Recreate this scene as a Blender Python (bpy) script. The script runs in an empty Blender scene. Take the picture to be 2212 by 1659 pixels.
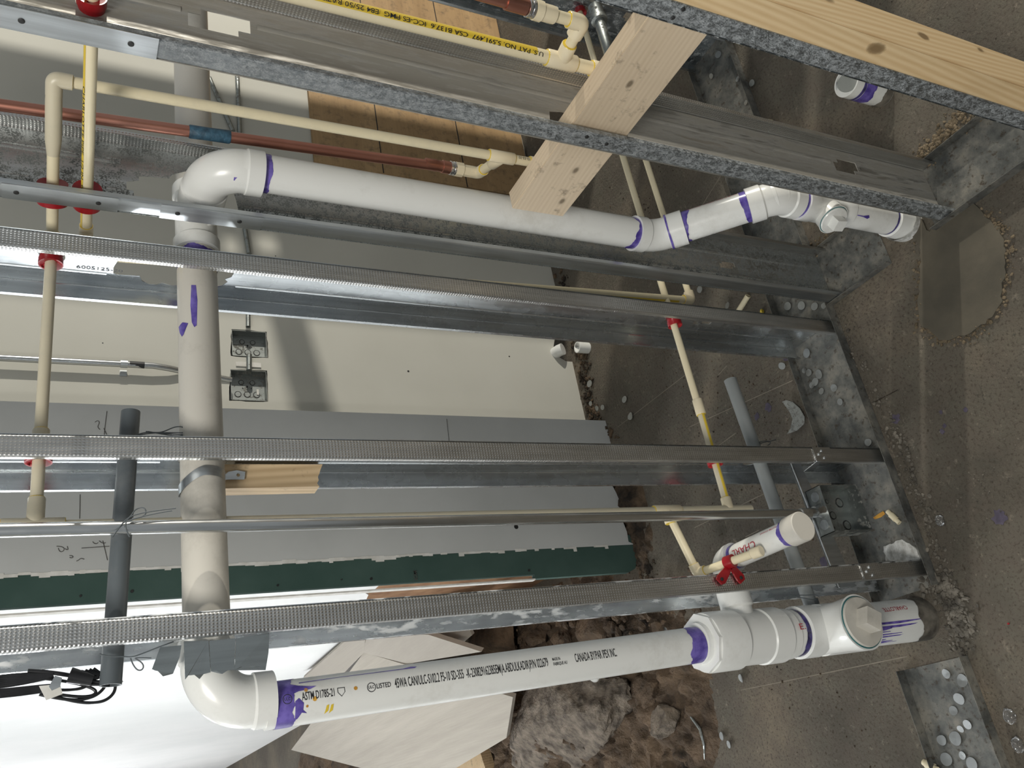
import bpy, bmesh, math, random
from mathutils import Vector, Matrix
C = bpy.context.scene.collection
R = random.Random(7)
PI = math.pi

# ------------------------------------------------------------------ camera (image 2212 x 1659)
F_PX = 1844.65
CAM = Vector((-.9133, -1.33, 1.7978))
M_R = Vector((-.17007, -.43159, -.88589)); M_D = Vector((-.89264, .44840, -.04708)); M_F = Vector((.41699, .78272, -.46137))
def _cammat():
    a, b, c = -.5203, -.4464, -.19
    rx = Matrix.Rotation(a, 3, 'X'); ry = Matrix.Rotation(b, 3, 'Y'); rz = Matrix.Rotation(c, 3, 'Z')
    B = Matrix(((0, 0, -1), (-1, 0, 0), (0, 1, 0)))
    return rx @ ry @ rz @ B
MM = _cammat()
M_R, M_D, M_F = Vector(MM[0]), Vector(MM[1]), Vector(MM[2])
cd = bpy.data.cameras.new('camera'); cam = bpy.data.objects.new('camera', cd); C.objects.link(cam)
rot = Matrix((M_R, -M_D, -M_F)).transposed().to_4x4()
cam.matrix_world = Matrix.Translation(CAM) @ rot
cd.sensor_width = 36; cd.lens = F_PX / 2212 * 36; cd.clip_start = .01; cd.clip_end = 100
bpy.context.scene.camera = cam
def at(u, v, **k):
    d = M_R * ((u - 1106) / F_PX) + M_D * ((v - 829.5) / F_PX) + M_F
    (ax, val), = k.items(); i = 'xyz'.index(ax)
    return CAM + d * ((val - CAM[i]) / d[i])

# ------------------------------------------------------------------ world, lamps, exposure
S = bpy.context.scene
w = bpy.data.worlds.new('world'); S.world = w; w.use_nodes = True
bgn = w.node_tree.nodes['Background']; bgn.inputs[0].default_value = (.82, .875, .90, 1); bgn.inputs[1].default_value = .30
S.view_settings.view_transform = 'Standard'; S.view_settings.look = 'None'
S.view_settings.exposure = 0.18; S.view_settings.gamma = 1.0
S.view_settings.use_curve_mapping = False
def lamp(name, loc, target, power, size, color, kind='AREA', sy=None):
    l = bpy.data.lights.new(name, kind); o = bpy.data.objects.new(name, l); C.objects.link(o)
    o.location = loc
    o.rotation_euler = (Vector(target) - Vector(loc)).to_track_quat('-Z', 'Y').to_euler()
    l.energy = power; l.color = color
    if kind == 'AREA':
        l.size = size
        if sy: l.shape = 'RECTANGLE'; l.size_y = sy
    else: l.shadow_soft_size = size
    return o
# tripod work light off to the right of the framing
lamp('work_light', (4.8, -2.4, 1.9), (0, 0, .9), 720, .06, (1, .95, .84), 'POINT')
# work light flooding the room behind the framing; the far one is added fill
lamp('room_light', (-2.5, 2.7, 1.7), (-.2, 3.6, 1.2), 98, .16, (.95, .98, 1), 'POINT')
lamp('room_light', (-2.2, 7.5, 2.3), (-.2, 7, 1.2), 105, .16, (.98, .98, 1), 'POINT')
# added overhead fill on the camera side, brightens the white pipes
lamp('overhead_fill', (-1.8, -1.6, 3.2), (0, .2, .6), 46, .8, (1, .97, .90))

# ------------------------------------------------------------------ materials
def nt(name):
    m = bpy.data.materials.new(name); m.use_nodes = True
    t = m.node_tree; b = t.nodes['Principled BSDF']
    return m, t, b
def N(t, kind, **k):
    n = t.nodes.new(kind)
    for a, v in k.items():
        if a.startswith('_'): n.inputs[a[1:].replace('__', ' ')].default_value = v
        else: setattr(n, a, v)
    return n
def coord(t, scale=(1, 1, 1)):
    tc = t.nodes.new('ShaderNodeTexCoord'); mp = t.nodes.new('ShaderNodeMapping')
    mp.inputs['Scale'].default_value = scale
    t.links.new(tc.outputs['Object'], mp.inputs['Vector'])
    return mp.outputs['Vector']
def noise(t, vec, scale, detail=4, rough=.55):
    n = t.nodes.new('ShaderNodeTexNoise'); n.inputs['Scale'].default_value = scale
    n.inputs['Detail'].default_value = detail; n.inputs['Roughness'].default_value = rough
    t.links.new(vec, n.inputs['Vector']); return n.outputs['Fac']
def ramp(t, fac, stops):
    r = t.nodes.new('ShaderNodeValToRGB'); e = r.color_ramp.elements
    while len(e) < len(stops): e.new(.5)
    for i, (p, c) in enumerate(stops):
        e[i].position = p; e[i].color = (c if len(c) == 4 else (*c, 1)) if hasattr(c, '__len__') else (c, c, c, 1)
    t.links.new(fac, r.inputs['Fac']); return r.outputs['Color']
def mixc(t, fac, a, b, mode='MIX'):
    n = t.nodes.new('ShaderNodeMix'); n.data_type = 'RGBA'; n.blend_type = mode
    for i, v in ((0, fac), (6, a), (7, b)):
        if isinstance(v, (int, float)): n.inputs[i].default_value = v
        elif isinstance(v, tuple): n.inputs[i].default_value = (*v, 1) if len(v) == 3 else v
        else: t.links.new(v, n.inputs[i])
    return n.outputs[2]
def bump(t, b, h, strength, dist=.002, normal=None):
    n = t.nodes.new('ShaderNodeBump'); n.inputs['Strength'].default_value = strength; n.inputs['Distance'].default_value = dist
    t.links.new(h, n.inputs['Height'])
    if normal is not None: t.links.new(normal, n.inputs['Normal'])
    t.links.new(n.outputs['Normal'], b.inputs['Normal']); return n.outputs['Normal']
def math_(t, op, a, b=None):
    n = t.nodes.new('ShaderNodeMath'); n.operation = op
    for i, v in ((0, a), (1, b)):
        if v is None: continue
        if isinstance(v, (int, float)): n.inputs[i].default_value = v
        else: t.links.new(v, n.inputs[i])
    return n.outputs[0]
def simple(name, c1, c2, scale=8, rough=.5, metal=0, bmp=0, bscale=60, lo=.35, hi=.65, stretch=(1, 1, 1), spec=None, dist=.002, detail=5):
    m, t, b = nt(name); v = coord(t, stretch)
    f = noise(t, v, scale, detail); t.links.new(ramp(t, f, [(lo, c1), (hi, c2)]), b.inputs['Base Color'])
    b.inputs['Roughness'].default_value = rough; b.inputs['Metallic'].default_value = metal
    if spec is not None: b.inputs['Specular IOR Level'].default_value = spec
    if bmp: bump(t, b, noise(t, v, bscale, 6), bmp, dist)
    return m
def steel(name, base, rough, dots=False, dust=.0, dustcol=(.55, .53, .48), dscale=14, flange=False, streak=1.0, stretch=1.0, soft=.04):
    m, t, b = nt(name); v = coord(t); vs = coord(t, (1, 1, .06))
    f = noise(t, vs, 90, 5)
    col = ramp(t, f, [(.3, tuple(c * .82 for c in base)), (.7, tuple(min(1, c * 1.12) for c in base))])
    metal = 1.0
    if dust:
        vd = coord(t, (1, 1, stretch)); d = noise(t, vd, dscale, 7, .72); d2 = noise(t, vd, dscale * 6, 5, .6)
        dd = math_(t, 'MULTIPLY', d, d2)
        mask = ramp(t, dd, [(.32 - .10 * dust - soft / 2, 0.0), (.32 - .10 * dust + soft / 2, 1.0)])
        col = mixc(t, mask, col, dustcol)
        mm = math_(t, 'SUBTRACT', 1.0, math_(t, 'MULTIPLY', mask, .85))
        t.links.new(mm, b.inputs['Metallic'])
        t.links.new(math_(t, 'ADD', math_(t, 'MULTIPLY', mask, .35), rough), b.inputs['Roughness'])
    else:
        b.inputs['Metallic'].default_value = metal
        r = noise(t, v, 22, 5)
        t.links.new(math_(t, 'ADD', math_(t, 'MULTIPLY', r, .18), rough - .09), b.inputs['Roughness'])
    t.links.new(col, b.inputs['Base Color'])
    nrm = None
    if dots:
        sx = t.nodes.new('ShaderNodeSeparateXYZ'); t.links.new(v, sx.inputs[0])
        xy = math_(t, 'ADD', sx.outputs[0], sx.outputs[1])
        a = math_(t, 'SINE', math_(t, 'MULTIPLY', xy, 2 * PI / .0046)); c = math_(t, 'SINE', math_(t, 'MULTIPLY', sx.outputs[2], 2 * PI / .0056))
        p = math_(t, 'MULTIPLY', math_(t, 'ADD', a, 1), math_(t, 'ADD', c, 1))
        band = ramp(t, noise(t, vs, 2.2, 2), [(.36, .35), (.6, 1.0)])
        nrm = bump(t, b, math_(t, 'MULTIPLY', p, band), .38, .0005)
    wv = noise(t, vs, 30, 4)
    bump(t, b, wv, .25 * streak, .0012, nrm)
    return m
def wood(name, c1, c2, axis, scale=1.0, rings=70, knots=(), rough=.6, dirt=.0, ringamt=.3):
    m, t, b = nt(name)
    st = {'z': (1, 1, .07), 'y': (1, .07, 1), 'x': (.07, 1, 1)}[axis]
    v = coord(t, tuple(s * scale for s in st))
    n1 = noise(t, v, 9, 3)
    vv = t.nodes.new('ShaderNodeVectorMath'); vv.operation = 'SCALE'
    t.links.new(v, vv.inputs[0]); vv.inputs['Scale'].default_value = 1.0
    w_ = t.nodes.new('ShaderNodeTexWave'); w_.wave_type = 'BANDS'; w_.bands_direction = 'DIAGONAL'
    w_.inputs['Scale'].default_value = rings; w_.inputs['Distortion'].default_value = 3.0; w_.inputs['Detail'].default_value = 3; w_.inputs['Detail Scale'].default_value = .8
    t.links.new(v, w_.inputs['Vector'])
    fine = noise(t, coord(t, tuple(q_ * (1 if q_ == 1 else .35) for q_ in st)), 160, 4)
    f = math_(t, 'ADD', math_(t, 'ADD', math_(t, 'MULTIPLY', w_.outputs['Fac'], ringamt), math_(t, 'MULTIPLY', n1, .62 - ringamt * .5)), math_(t, 'MULTIPLY', fine, .32))
    col = ramp(t, f, [(.15, c1), (.85, c2)])
    vo = coord(t)
    for (p, r) in knots:
        d = t.nodes.new('ShaderNodeVectorMath'); d.operation = 'DISTANCE'
        sc = t.nodes.new('ShaderNodeVectorMath'); sc.operation = 'MULTIPLY'
        t.links.new(vo, sc.inputs[0]); q = (1, 1, .6) if axis == 'z' else (1, .6, 1)
        sc.inputs[1].default_value = q
        t.links.new(sc.outputs[0], d.inputs[0]); d.inputs[1].default_value = tuple(a * b_ for a, b_ in zip(p, q))
        kd = math_(t, 'ADD', d.outputs['Value'], math_(t, 'MULTIPLY', noise(t, vo, 120, 2), r * .35))
        mk = ramp(t, kd, [(r * 1.0, 1.0), (r * 1.35, 0.0)])
        col = mixc(t, mk, col, tuple(c * .42 for c in c1))
    if dirt:
        dm = ramp(t, noise(t, vo, 26, 7, .7), [(.60 - dirt * .1, 0.0), (.72, .75)])
        col = mixc(t, dm, col, (.12, .085, .055))
    t.links.new(col, b.inputs['Base Color']); b.inputs['Roughness'].default_value = rough
    bump(t, b, f, .25, .0008)
    return m
def plastic(name, c, rough=.28, dirt=.25, dcol=(.45, .42, .36), spec=.5):
    m, t, b = nt(name); v = coord(t)
    f = noise(t, v, 35, 6, .7); f2 = noise(t, v, 6, 3)
    mk = ramp(t, math_(t, 'MULTIPLY', f, f2), [(.26, 0.0), (.42, dirt)])
    t.links.new(mixc(t, mk, c, dcol), b.inputs['Base Color'])
    b.inputs['Roughness'].default_value = rough; b.inputs['Specular IOR Level'].default_value = spec
    return m

MT = {}
MT['steel'] = steel('galvanised_steel', (.60, .63, .65), .27)
MT['steel_dots'] = steel('galvanised_steel_knurled', (.64, .64, .63), .33, dots=True)
MT['steel_dust'] = steel('galvanised_steel_dusty', (.60, .585, .55), .46, dust=.95, dustcol=(.33, .31, .27), dscale=18, stretch=.14, soft=.14)
MT['steel_speck'] = steel('galvanised_steel_white_rust', (.30, .325, .34), .42, dust=.50, dustcol=(.40, .42, .43), dscale=120, stretch=.7, soft=.16)
MT['steel_mottle'] = steel('galvanised_steel_mottled', (.56, .58, .57), .36, dust=.55, dustcol=(.15, .16, .155), dscale=62, soft=.06)
MT['steel_fleck'] = steel('galvanised_steel_flecked', (.36, .40, .43), .32, dust=.22, dustcol=(.55, .57, .57), dscale=60)
MT['steel_smear'] = steel('galvanised_steel_smeared', (.66, .69, .71), .26, dust=.36, dustcol=(.80, .81, .81), dscale=12, stretch=.3, soft=.05)
MT['plate'] = steel('plate_steel', (.62, .65, .67), .38)
MT['dark_steel'] = steel('dark_bent_steel', (.44, .47, .47), .26, streak=2)
MT['box_steel'] = steel('box_steel', (.34, .36, .35), .45, dust=.2, dustcol=(.2, .2, .18))
MT['emt'] = steel('conduit_steel', (.60, .61, .61), .24)
MT['pvc'] = plastic('white_pvc', (.80, .80, .77), .25)
MT['pvc_grey'] = plastic('dull_pvc', (.60, .57, .51), .42, dirt=.35, dcol=(.34, .32, .28))
MT['cpvc'] = plastic('cream_cpvc', (.78, .69, .48), .30, dirt=.2)
MT['cpvc_fit'] = plastic('cream_cpvc_fitting', (.80, .70, .50), .26, dirt=.15)
MT['cpvc_dull'] = plastic('tan_cpvc', (.62, .56, .42), .35, dirt=.3)
MT['yellow'] = plastic('yellow_stripe', (.72, .52, .05), .3, dirt=.1)
MT['conduit'] = plastic('dark_grey_conduit', (.10, .115, .125), .34, dirt=.3, dcol=(.2, .2, .2))
MT['purple'] = simple('purple_primer', (.07, .045, .27), (.20, .15, .52), 40, .25)
MT['purple_dark'] = simple('purple_primer_dark', (.02, .018, .06), (.10, .08, .28), 60, .25)
MT['orange'] = simple('orange_glue', (.45, .2, .03), (.7, .38, .06), 30, .3)
MT['red'] = simple('red_plastic', (.24, .006, .010), (.38, .010, .016), 20, .3)
MT['ink'] = simple('black_ink', (.015, .015, .018), (.03, .03, .03), 20, .5)
MT['ink_red'] = simple('red_ink', (.38, .03, .05), (.5, .06, .08), 80, .5)
MT['pencil'] = simple('pencil_mark', (.06, .055, .05), (.1, .09, .08), 20, .8)
MT['copper'] = simple('copper', (.40, .17, .12), (.60, .29, .22), 7, .38, 1.0, stretch=(1, 1, .5))
MT['tape'] = simple('blue_tape', (.02, .05, .08), (.05, .13, .20), 60, .55, 0, .8, 120)
MT['black'] = simple('black_cable', (.008, .008, .009), (.02, .02, .022), 30, .3)
MT['cable_end'] = simple('silver_cap', (.75, .76, .78), (.85, .85, .86), 30, .2, 1)
MT['hole'] = simple('dark_screw', (.012, .012, .012), (.03, .03, .03), 50, .5)
MT['teal'] = simple('teal_sealant', (.02, .12, .13), (.05, .18, .18), 50, .4)
MT['cream_wall'] = simple('cream_painted_drywall', (.52, .51, .455), (.57, .56, .505), 1.6, .75, 0, .06, 25)
MT['grey_wall'] = simple('grey_joint_compound', (.52, .525, .51), (.59, .595, .58), 2.2, .85, 0, .12, 18)
MT['white_wall'] = simple('white_drywall', (.82, .83, .82), (.90, .90, .89), 1.2, .8, 0, .06, 8)
MT['green_board'] = simple('green_drywall', (.035, .075, .062), (.055, .10, .085), 5, .8, 0, .05, 60)
MT['brown_edge'] = simple('torn_brown_paper', (.20, .10, .05), (.33, .19, .10), 14, .9, 0, .5, 40)
MT['paper'] = simple('torn_white_paper', (.62, .60, .55), (.78, .76, .72), 30, .9)
MT['ply'] = wood('plywood', (.27, .165, .075), (.52, .35, .18), 'x', 1, 6, dirt=.9, ringamt=.08)
MT['header'] = wood('fresh_lumber', (.58, .38, .18), (.78, .60, .36), 'z', 1, 48, ringamt=.34, knots=[((.08, -.725, .622), .011), ((.13, -.745, .50), .008), ((.14, -.745, .73), .007), ((.15, -.745, .33), .006)])
MT['block'] = wood('blocking_lumber', (.50, .38, .25), (.72, .60, .45), 'y', 1, 70, ringamt=.14, knots=[((.10, -.30, .965), .006), ((.10, -.52, .985), .004), ((.10, -.21, .945), .006)], dirt=.25)
MT['scrap'] = wood('scrap_lumber', (.42, .28, .15), (.72, .55, .34), 'z', 1, 40, dirt=.2)
MT['board'] = wood('pale_plywood', (.27, .24, .20), (.48, .435, .37), 'y', .8, 10, rough=.7, ringamt=.07)
MT['board_dark'] = wood('grey_plywood', (.30, .27, .23), (.42, .38, .33), 'y', .8, 8, rough=.75, ringamt=.05)
MT['soil'] = simple('brown_soil', (.030, .020, .013), (.185, .125, .078), 9, .95, 0, 1.0, 55, .3, .7, dist=.02, detail=10)
MT['soil_dark'] = simple('dark_soil', (.018, .013, .009), (.15, .10, .06), 14, .95, 0, 1.0, 60, .35, .7, dist=.012, detail=10)
MT['rock'] = simple('broken_concrete', (.07, .056, .043), (.25, .205, .16), 24, .95, 0, 1.0, 110, .34, .66, dist=.010, detail=12)
MT['gravel'] = simple('grey_gravel', (.055, .048, .038), (.20, .178, .145), 30, .9, 0, .5, 80)
MT['patch'] = simple('fresh_concrete', (.070, .062, .046), (.115, .099, .072), 7, .85, 0, .5, 30, dist=.004)
MT['crumb'] = simple('crumbled_concrete', (.10, .075, .045), (.22, .17, .11), 30, .95, 0, .8, 90)
MT['glass'] = nt('clear_plastic')[0]
_b = MT['glass'].node_tree.nodes['Principled BSDF']; _b.inputs['Transmission Weight'].default_value = .95; _b.inputs['Roughness'].default_value = .08; _b.inputs['IOR'].default_value = 1.4
MT['disc'] = steel('knockout_steel', (.48, .50, .50), .40, dust=.45, dustcol=(.13, .125, .11), dscale=90)
MT['jar'] = plastic('grey_cup_inside', (.30, .31, .29), .5, dirt=.6, dcol=(.12, .12, .11))
MT['crust'] = simple('white_crust', (.35, .34, .31), (.72, .72, .70), 60, .9, 0, .8, 120)
def track_mat():
    m, t, b = nt('dusty_track_steel'); v = coord(t)
    d = noise(t, v, 11, 8, .7)
    col = ramp(t, d, [(.34, (.085, .09, .088)), (.5, (.15, .15, .138)), (.64, (.24, .225, .19))])
    sp = ramp(t, noise(t, v, 60, 7, .75), [(.55, 0.0), (.63, .9)])
    t.links.new(mixc(t, sp, col, (.07, .055, .04)), b.inputs['Base Color'])
    t.links.new(ramp(t, d, [(.4, .5), (.6, .1)]), b.inputs['Metallic'])
    b.inputs['Roughness'].default_value = .5
    bump(t, b, noise(t, v, 70, 6), .3, .002); return m
MT['track'] = track_mat()
def floor_mat():
    m, t, b = nt('dusty_concrete_floor'); v = coord(t)
    big = noise(t, v, 2.6, 6, .6); mid = noise(t, v, 16, 8, .65); fine = noise(t, v, 130, 6, .7)
    c = ramp(t, big, [(.36, (.088, .078, .060)), (.52, (.135, .120, .092)), (.66, (.195, .160, .115))])
    c = mixc(t, ramp(t, mid, [(.35, .55), (.62, 0.0)]), c, (.12, .095, .075))
    c = mixc(t, ramp(t, fine, [(.36, .8), (.48, 0.0)]), c, (.055, .042, .03))
    c = mixc(t, ramp(t, noise(t, v, 33, 7, .75), [(.58, 0.0), (.70, .6)]), c, (.33, .28, .22))
    c = mixc(t, ramp(t, fine, [(.64, 0.0), (.76, .45)]), c, (.42, .37, .30))
    spk = ramp(t, noise(t, v, 42, 3, .5), [(.70, 0.0), (.74, .85)])
    c = mixc(t, spk, c, (.05, .035, .022))
    t.links.new(c, b.inputs['Base Color']); b.inputs['Roughness'].default_value = .9
    h = math_(t, 'ADD', math_(t, 'MULTIPLY', mid, 1.0), math_(t, 'MULTIPLY', fine, .6))
    bump(t, b, h, .9, .008); return m
MT['floor'] = floor_mat()

# ------------------------------------------------------------------ helpers
def link(name, me, mat, parent=None, smooth=False):
    o = bpy.data.objects.new(name, me); C.objects.link(o)
    if mat is not None: me.materials.clear(); me.materials.append(MT[mat] if isinstance(mat, str) else mat)
    if smooth:
        me.polygons.foreach_set('use_smooth', [True] * len(me.polygons))
    if parent is not None:
        o.parent = parent; o.matrix_parent_inverse = world_of(parent).inverted()
    return o
def world_of(o):
    m = Matrix.Translation(o.location) @ o.rotation_euler.to_matrix().to_4x4()
    if o.parent: return world_of(o.parent) @ o.matrix_parent_inverse @ m
    return m
def build(name, bm, mat, parent=None, smooth=False, auto=None):
    me = bpy.data.meshes.new(name); bm.normal_update(); bm.to_mesh(me); bm.free()
    o = link(name, me, mat, parent, smooth)
    if auto:
        me.polygons.foreach_set('use_smooth', [True] * len(me.polygons))
        bm2 = bmesh.new(); bm2.from_mesh(me)
        for e in bm2.edges:
            if len(e.link_faces) == 2 and e.calc_face_angle(0) > auto: e.smooth = False
        bm2.to_mesh(me); bm2.free()
    return o
def thing(name, label, cat, loc, group=None, kind=None):
    o = bpy.data.objects.new(name, None); C.objects.link(o); o.location = loc; o.empty_display_size = .02
    return tag(o, label, cat, group, kind)
def tag(o, label=None, cat=None, group=None, kind=None):
    if label: o['label'] = label
    if cat: o['category'] = cat
    if group: o['group'] = group
    if kind: o['kind'] = kind
    return o
def struct(name, bm, mat, **k):
    o = build(name, bm, mat, **k); o['kind'] = 'structure'; return o
def box(bm, p0, p1):
    x0, y0, z0 = p0; x1, y1, z1 = p1
    vs = [bm.verts.new(p) for p in ((x0, y0, z0), (x1, y0, z0), (x1, y1, z0), (x0, y1, z0), (x0, y0, z1), (x1, y0, z1), (x1, y1, z1), (x0, y1, z1))]
    for f in ((0, 3, 2, 1), (4, 5, 6, 7), (0, 1, 5, 4), (1, 2, 6, 5), (2, 3, 7, 6), (3, 0, 4, 7)): bm.faces.new([vs[i] for i in f])
    return bm
def boxbm(p0, p1, bev=0):
    bm = box(bmesh.new(), [min(a, b) for a, b in zip(p0, p1)], [max(a, b) for a, b in zip(p0, p1)])
    if bev: bmesh.ops.bevel(bm, geom=bm.edges[:], offset=bev, segments=2, affect='EDGES')
    return bm
def frames(pts):
    """parallel-transport frames along a polyline"""
    n = len(pts); T = []
    for i in range(n):
        a = pts[max(0, i - 1)]; b = pts[min(n - 1, i + 1)]
        d = b - a
        T.append(d.normalized() if d.length > 1e-9 else (T[-1] if T else Vector((0, 0, 1))))
    u = T[0].orthogonal().normalized(); out = []
    for i in range(n):
        if i:
            q = T[i - 1].rotation_difference(T[i]); u = q @ u
        u = (u - T[i] * u.dot(T[i])).normalized()
        out.append((T[i], u, T[i].cross(u)))
    return out
def sweep(bm, pts, rad, seg=28, caps=True, T0=None):
    pts = [Vector(p) for p in pts]
    if not hasattr(rad, '__len__'): rad = [rad] * len(pts)
    # duplicate points (radius steps) keep the neighbouring tangent
    uniq = [pts[0]]
    for p in pts[1:]:
        if (p - uniq[-1]).length > 1e-7: uniq.append(p)
    fr = frames(uniq); k = 0; rings = []
    for i, p in enumerate(pts):
        if i and (p - pts[i - 1]).length > 1e-7: k += 1
        t, u, v = fr[k]
        rings.append([bm.verts.new(p + (u * math.cos(2 * PI * j / seg) + v * math.sin(2 * PI * j / seg)) * rad[i]) for j in range(seg)])
    for a, b in zip(rings, rings[1:]):
        for j in range(seg): bm.faces.new((a[j], a[(j + 1) % seg], b[(j + 1) % seg], b[j]))
    if caps:
        bm.faces.new(rings[0][::-1]); bm.faces.new(rings[-1])
    return bm
def tube(name, pts, rad, mat, parent=None, seg=28, auto=.6):
    return build(name, sweep(bmesh.new(), pts, rad, seg), mat, parent, auto=auto)
def arc(P, d1, d2, R_, n=14):
    """points of the bend at corner P coming along -d1 (from P+d1*R) and leaving along d2"""
    d1 = Vector(d1).normalized(); d2 = Vector(d2).normalized(); P = Vector(P)
    ang = d1.angle(d2); half = ang / 2
    rad = R_ * math.tan(half); bis = (d1 + d2).normalized(); c = P + bis * (R_ / math.cos(half))
    a = P + d1 * R_ - c; b = P + d2 * R_ - c; tot = PI - ang
    ax = a.cross(b).normalized()
    return [c + Matrix.Rotation(tot * i / n, 3, ax) @ a for i in range(n + 1)]
def elbow(name, P, d1, d2, R_, r, hub, hr, mat, parent, seg=32, hub2=None):
    P = Vector(P); d1 = Vector(d1).normalized(); d2 = Vector(d2).normalized(); hub2 = hub if hub2 is None else hub2
    pts = []; rad = []
    A = P + d1 * (R_ + hub); B = P + d2 * (R_ + hub2)
    ch = (hr - r)
    if hub: pts += [A, P + d1 * (R_ + ch), P + d1 * R_]; rad += [hr, hr, r]
    arcp = arc(P, d1, d2, R_); arcp = arcp[1:-1] if hub else arcp
    pts += arcp; rad += [r] * len(arcp)
    if hub2: pts += [P + d2 * R_, P + d2 * (R_ + ch), B]; rad += [r, hr, hr]
    o = tube(name, pts, rad, mat, parent, seg, auto=.5)
    return o
def ring(name, p0, p1, r, mat, parent, seg=28, over=.0006):
    return tube(name, [p0, p1], r + over, mat, parent, seg)
def flat(name, outer, holes, origin, ex, ey, th, mat, parent=None, auto=None):
    """a sheet cut from a 2-D outline with holes, with real thickness"""
    cu = bpy.data.curves.new(name, 'CURVE'); cu.dimensions = '2D'; cu.fill_mode = 'BOTH'; cu.extrude = th / 2
    for loop in [outer] + list(holes):
        s = cu.splines.new('POLY'); s.points.add(len(loop) - 1)
        for p, q in zip(s.points, loop): p.co = (q[0], q[1], 0, 1)
        s.use_cyclic_u = True
    tmp = bpy.data.objects.new('t', cu); C.objects.link(tmp)
    dg = bpy.context.evaluated_depsgraph_get()
    me = bpy.data.meshes.new_from_object(tmp.evaluated_get(dg)); bpy.data.objects.remove(tmp); bpy.data.curves.remove(cu)
    ex = Vector(ex); ey = Vector(ey); ez = ex.cross(ey); origin = Vector(origin)
    for v in me.vertices: v.co = origin + ex * v.co.x + ey * v.co.y + ez * v.co.z
    me.name = name; me.update()
    return link(name, me, mat, parent)
def textmesh(s, size, sx=1.0, shear=0):
    cu = bpy.data.curves.new('t', 'FONT'); cu.body = s; cu.size = size; cu.align_x = 'LEFT'; cu.align_y = 'CENTER'; cu.shear = shear
    cu.resolution_u = 3; cu.offset = size * .006
    tmp = bpy.data.objects.new('t', cu); C.objects.link(tmp)
    dg = bpy.context.evaluated_depsgraph_get()
    me = bpy.data.meshes.new_from_object(tmp.evaluated_get(dg)); bpy.data.objects.remove(tmp); bpy.data.curves.remove(cu)
    bm = bmesh.new(); bm.from_mesh(me); bpy.data.meshes.remove(me)
    for v in bm.verts: v.co.x *= sx
    return bm
def wrap(bm, p0, d, out, r, over=.0005):
    """wrap a flat bmesh (x along d, y round the pipe) on a pipe of radius r; out = direction its centre faces"""
    p0 = Vector(p0); d = Vector(d).normalized(); out = Vector(out); out = (out - d * out.dot(d)).normalized(); up = out.cross(d)
    for v in bm.verts:
        a = v.co.y / r
        v.co = p0 + d * v.co.x + (out * math.cos(a) + up * math.sin(a)) * (r + over + v.co.z)
def print_on(parent, s, p0, d, out, r, length, height, mat='ink', name='printing', label=None, over=.0006):
    bm = textmesh(s, height * 1.35)
    xs = [v.co.x for v in bm.verts]; k = length / (max(xs) - min(xs)); x0 = min(xs)
    for v in bm.verts: v.co.x = (v.co.x - x0) * k
    # fine slices so that long strokes follow the curve
    ya = [v.co.y for v in bm.verts]; ns = max(2, int((max(ya) - min(ya)) / (r * .10)) + 1)
    for i in range(1, ns):
        bmesh.ops.bisect_plane(bm, geom=bm.verts[:] + bm.edges[:] + bm.faces[:], plane_co=(0, min(ya) + (max(ya) - min(ya)) * i / ns, 0), plane_no=(0, 1, 0))
    wrap(bm, p0, d, out, r, over)
    o = build(name, bm, mat, parent)
    if label: o['label'] = label
    return o
def blot(parent, pts, p0, d, out, r, mat, name='primer_stain', over=.0004, sub=6):
    """a stain: closed outline (x along pipe, y round it) wrapped on a pipe"""
    bm = bmesh.new()
    # scan-fill with strips in y for curvature
    ys = [p[1] for p in pts]; y0, y1 = min(ys), max(ys); n = max(2, int((y1 - y0) / (r * .16)) + 1)
    vs = [bm.verts.new((x, y, 0)) for x, y in pts]; f = bm.faces.new(vs)
    bmesh.ops.triangulate(bm, faces=[f])
    for i in range(1, n):
        bmesh.ops.bisect_plane(bm, geom=bm.verts[:] + bm.edges[:] + bm.faces[:], plane_co=(0, y0 + (y1 - y0) * i / n, 0), plane_no=(0, 1, 0))
    wrap(bm, p0, d, out, r, over)
    return build(name, bm, mat, parent)
def band(parent, p0, d, r, w, rag, mat='purple', name='primer_ring', seed=1, over=.0005, one=True):
    """a brushed band right round a pipe; its far edge is ragged"""
    rr = random.Random(seed); d = Vector(d).normalized(); p0 = Vector(p0); u = d.orthogonal().normalized(); v = d.cross(u)
    bm = bmesh.new(); n = 72; A = []; B = []
    ph = [rr.uniform(0, 6.28) for _ in range(4)]
    for i in range(n):
        a = 2 * PI * i / n; o = (u * math.cos(a) + v * math.sin(a)) * (r + over)
        e = w + rag * (.45 * math.sin(a * 1 + ph[3]) + .3 * math.sin(a * 2 + ph[0]) + .2 * math.sin(a * 5 + ph[1]) + .08 * math.sin(a * 11 + ph[2]) + .08 * rr.uniform(-1, 1))
        A.append(bm.verts.new(p0 + o)); B.append(bm.verts.new(p0 + d * max(.001, e) + o))
    for i in range(n): bm.faces.new((A[i], A[(i + 1) % n], B[(i + 1) % n], B[i]))
    return build(name, bm, mat, parent, smooth=True)
X = Vector((1, 0, 0)); Y = Vector((0, 1, 0)); Z = Vector((0, 0, 1))

# ------------------------------------------------------------------ THE SETTING
bm = bmesh.new()
def gridplane(bm, x0, x1, y0, y1, z):
    vs = [bm.verts.new(p) for p in ((x0, y0, z), (x1, y0, z), (x1, y1, z), (x0, y1, z))]; bm.faces.new(vs)
gridplane(bm, -6, 6, -4, 16, 0)
fl = struct('floor', bm, 'floor')
# cream wall behind the framing
YC, YG = 1.215, 1.09
rr = random.Random(3)
def wallsheet(name, pts, origin, ex, ey, th, mat, holes=()):
    o = flat(name, pts, list(holes), origin, ex, ey, th, mat); o['kind'] = 'structure'; return o
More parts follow.
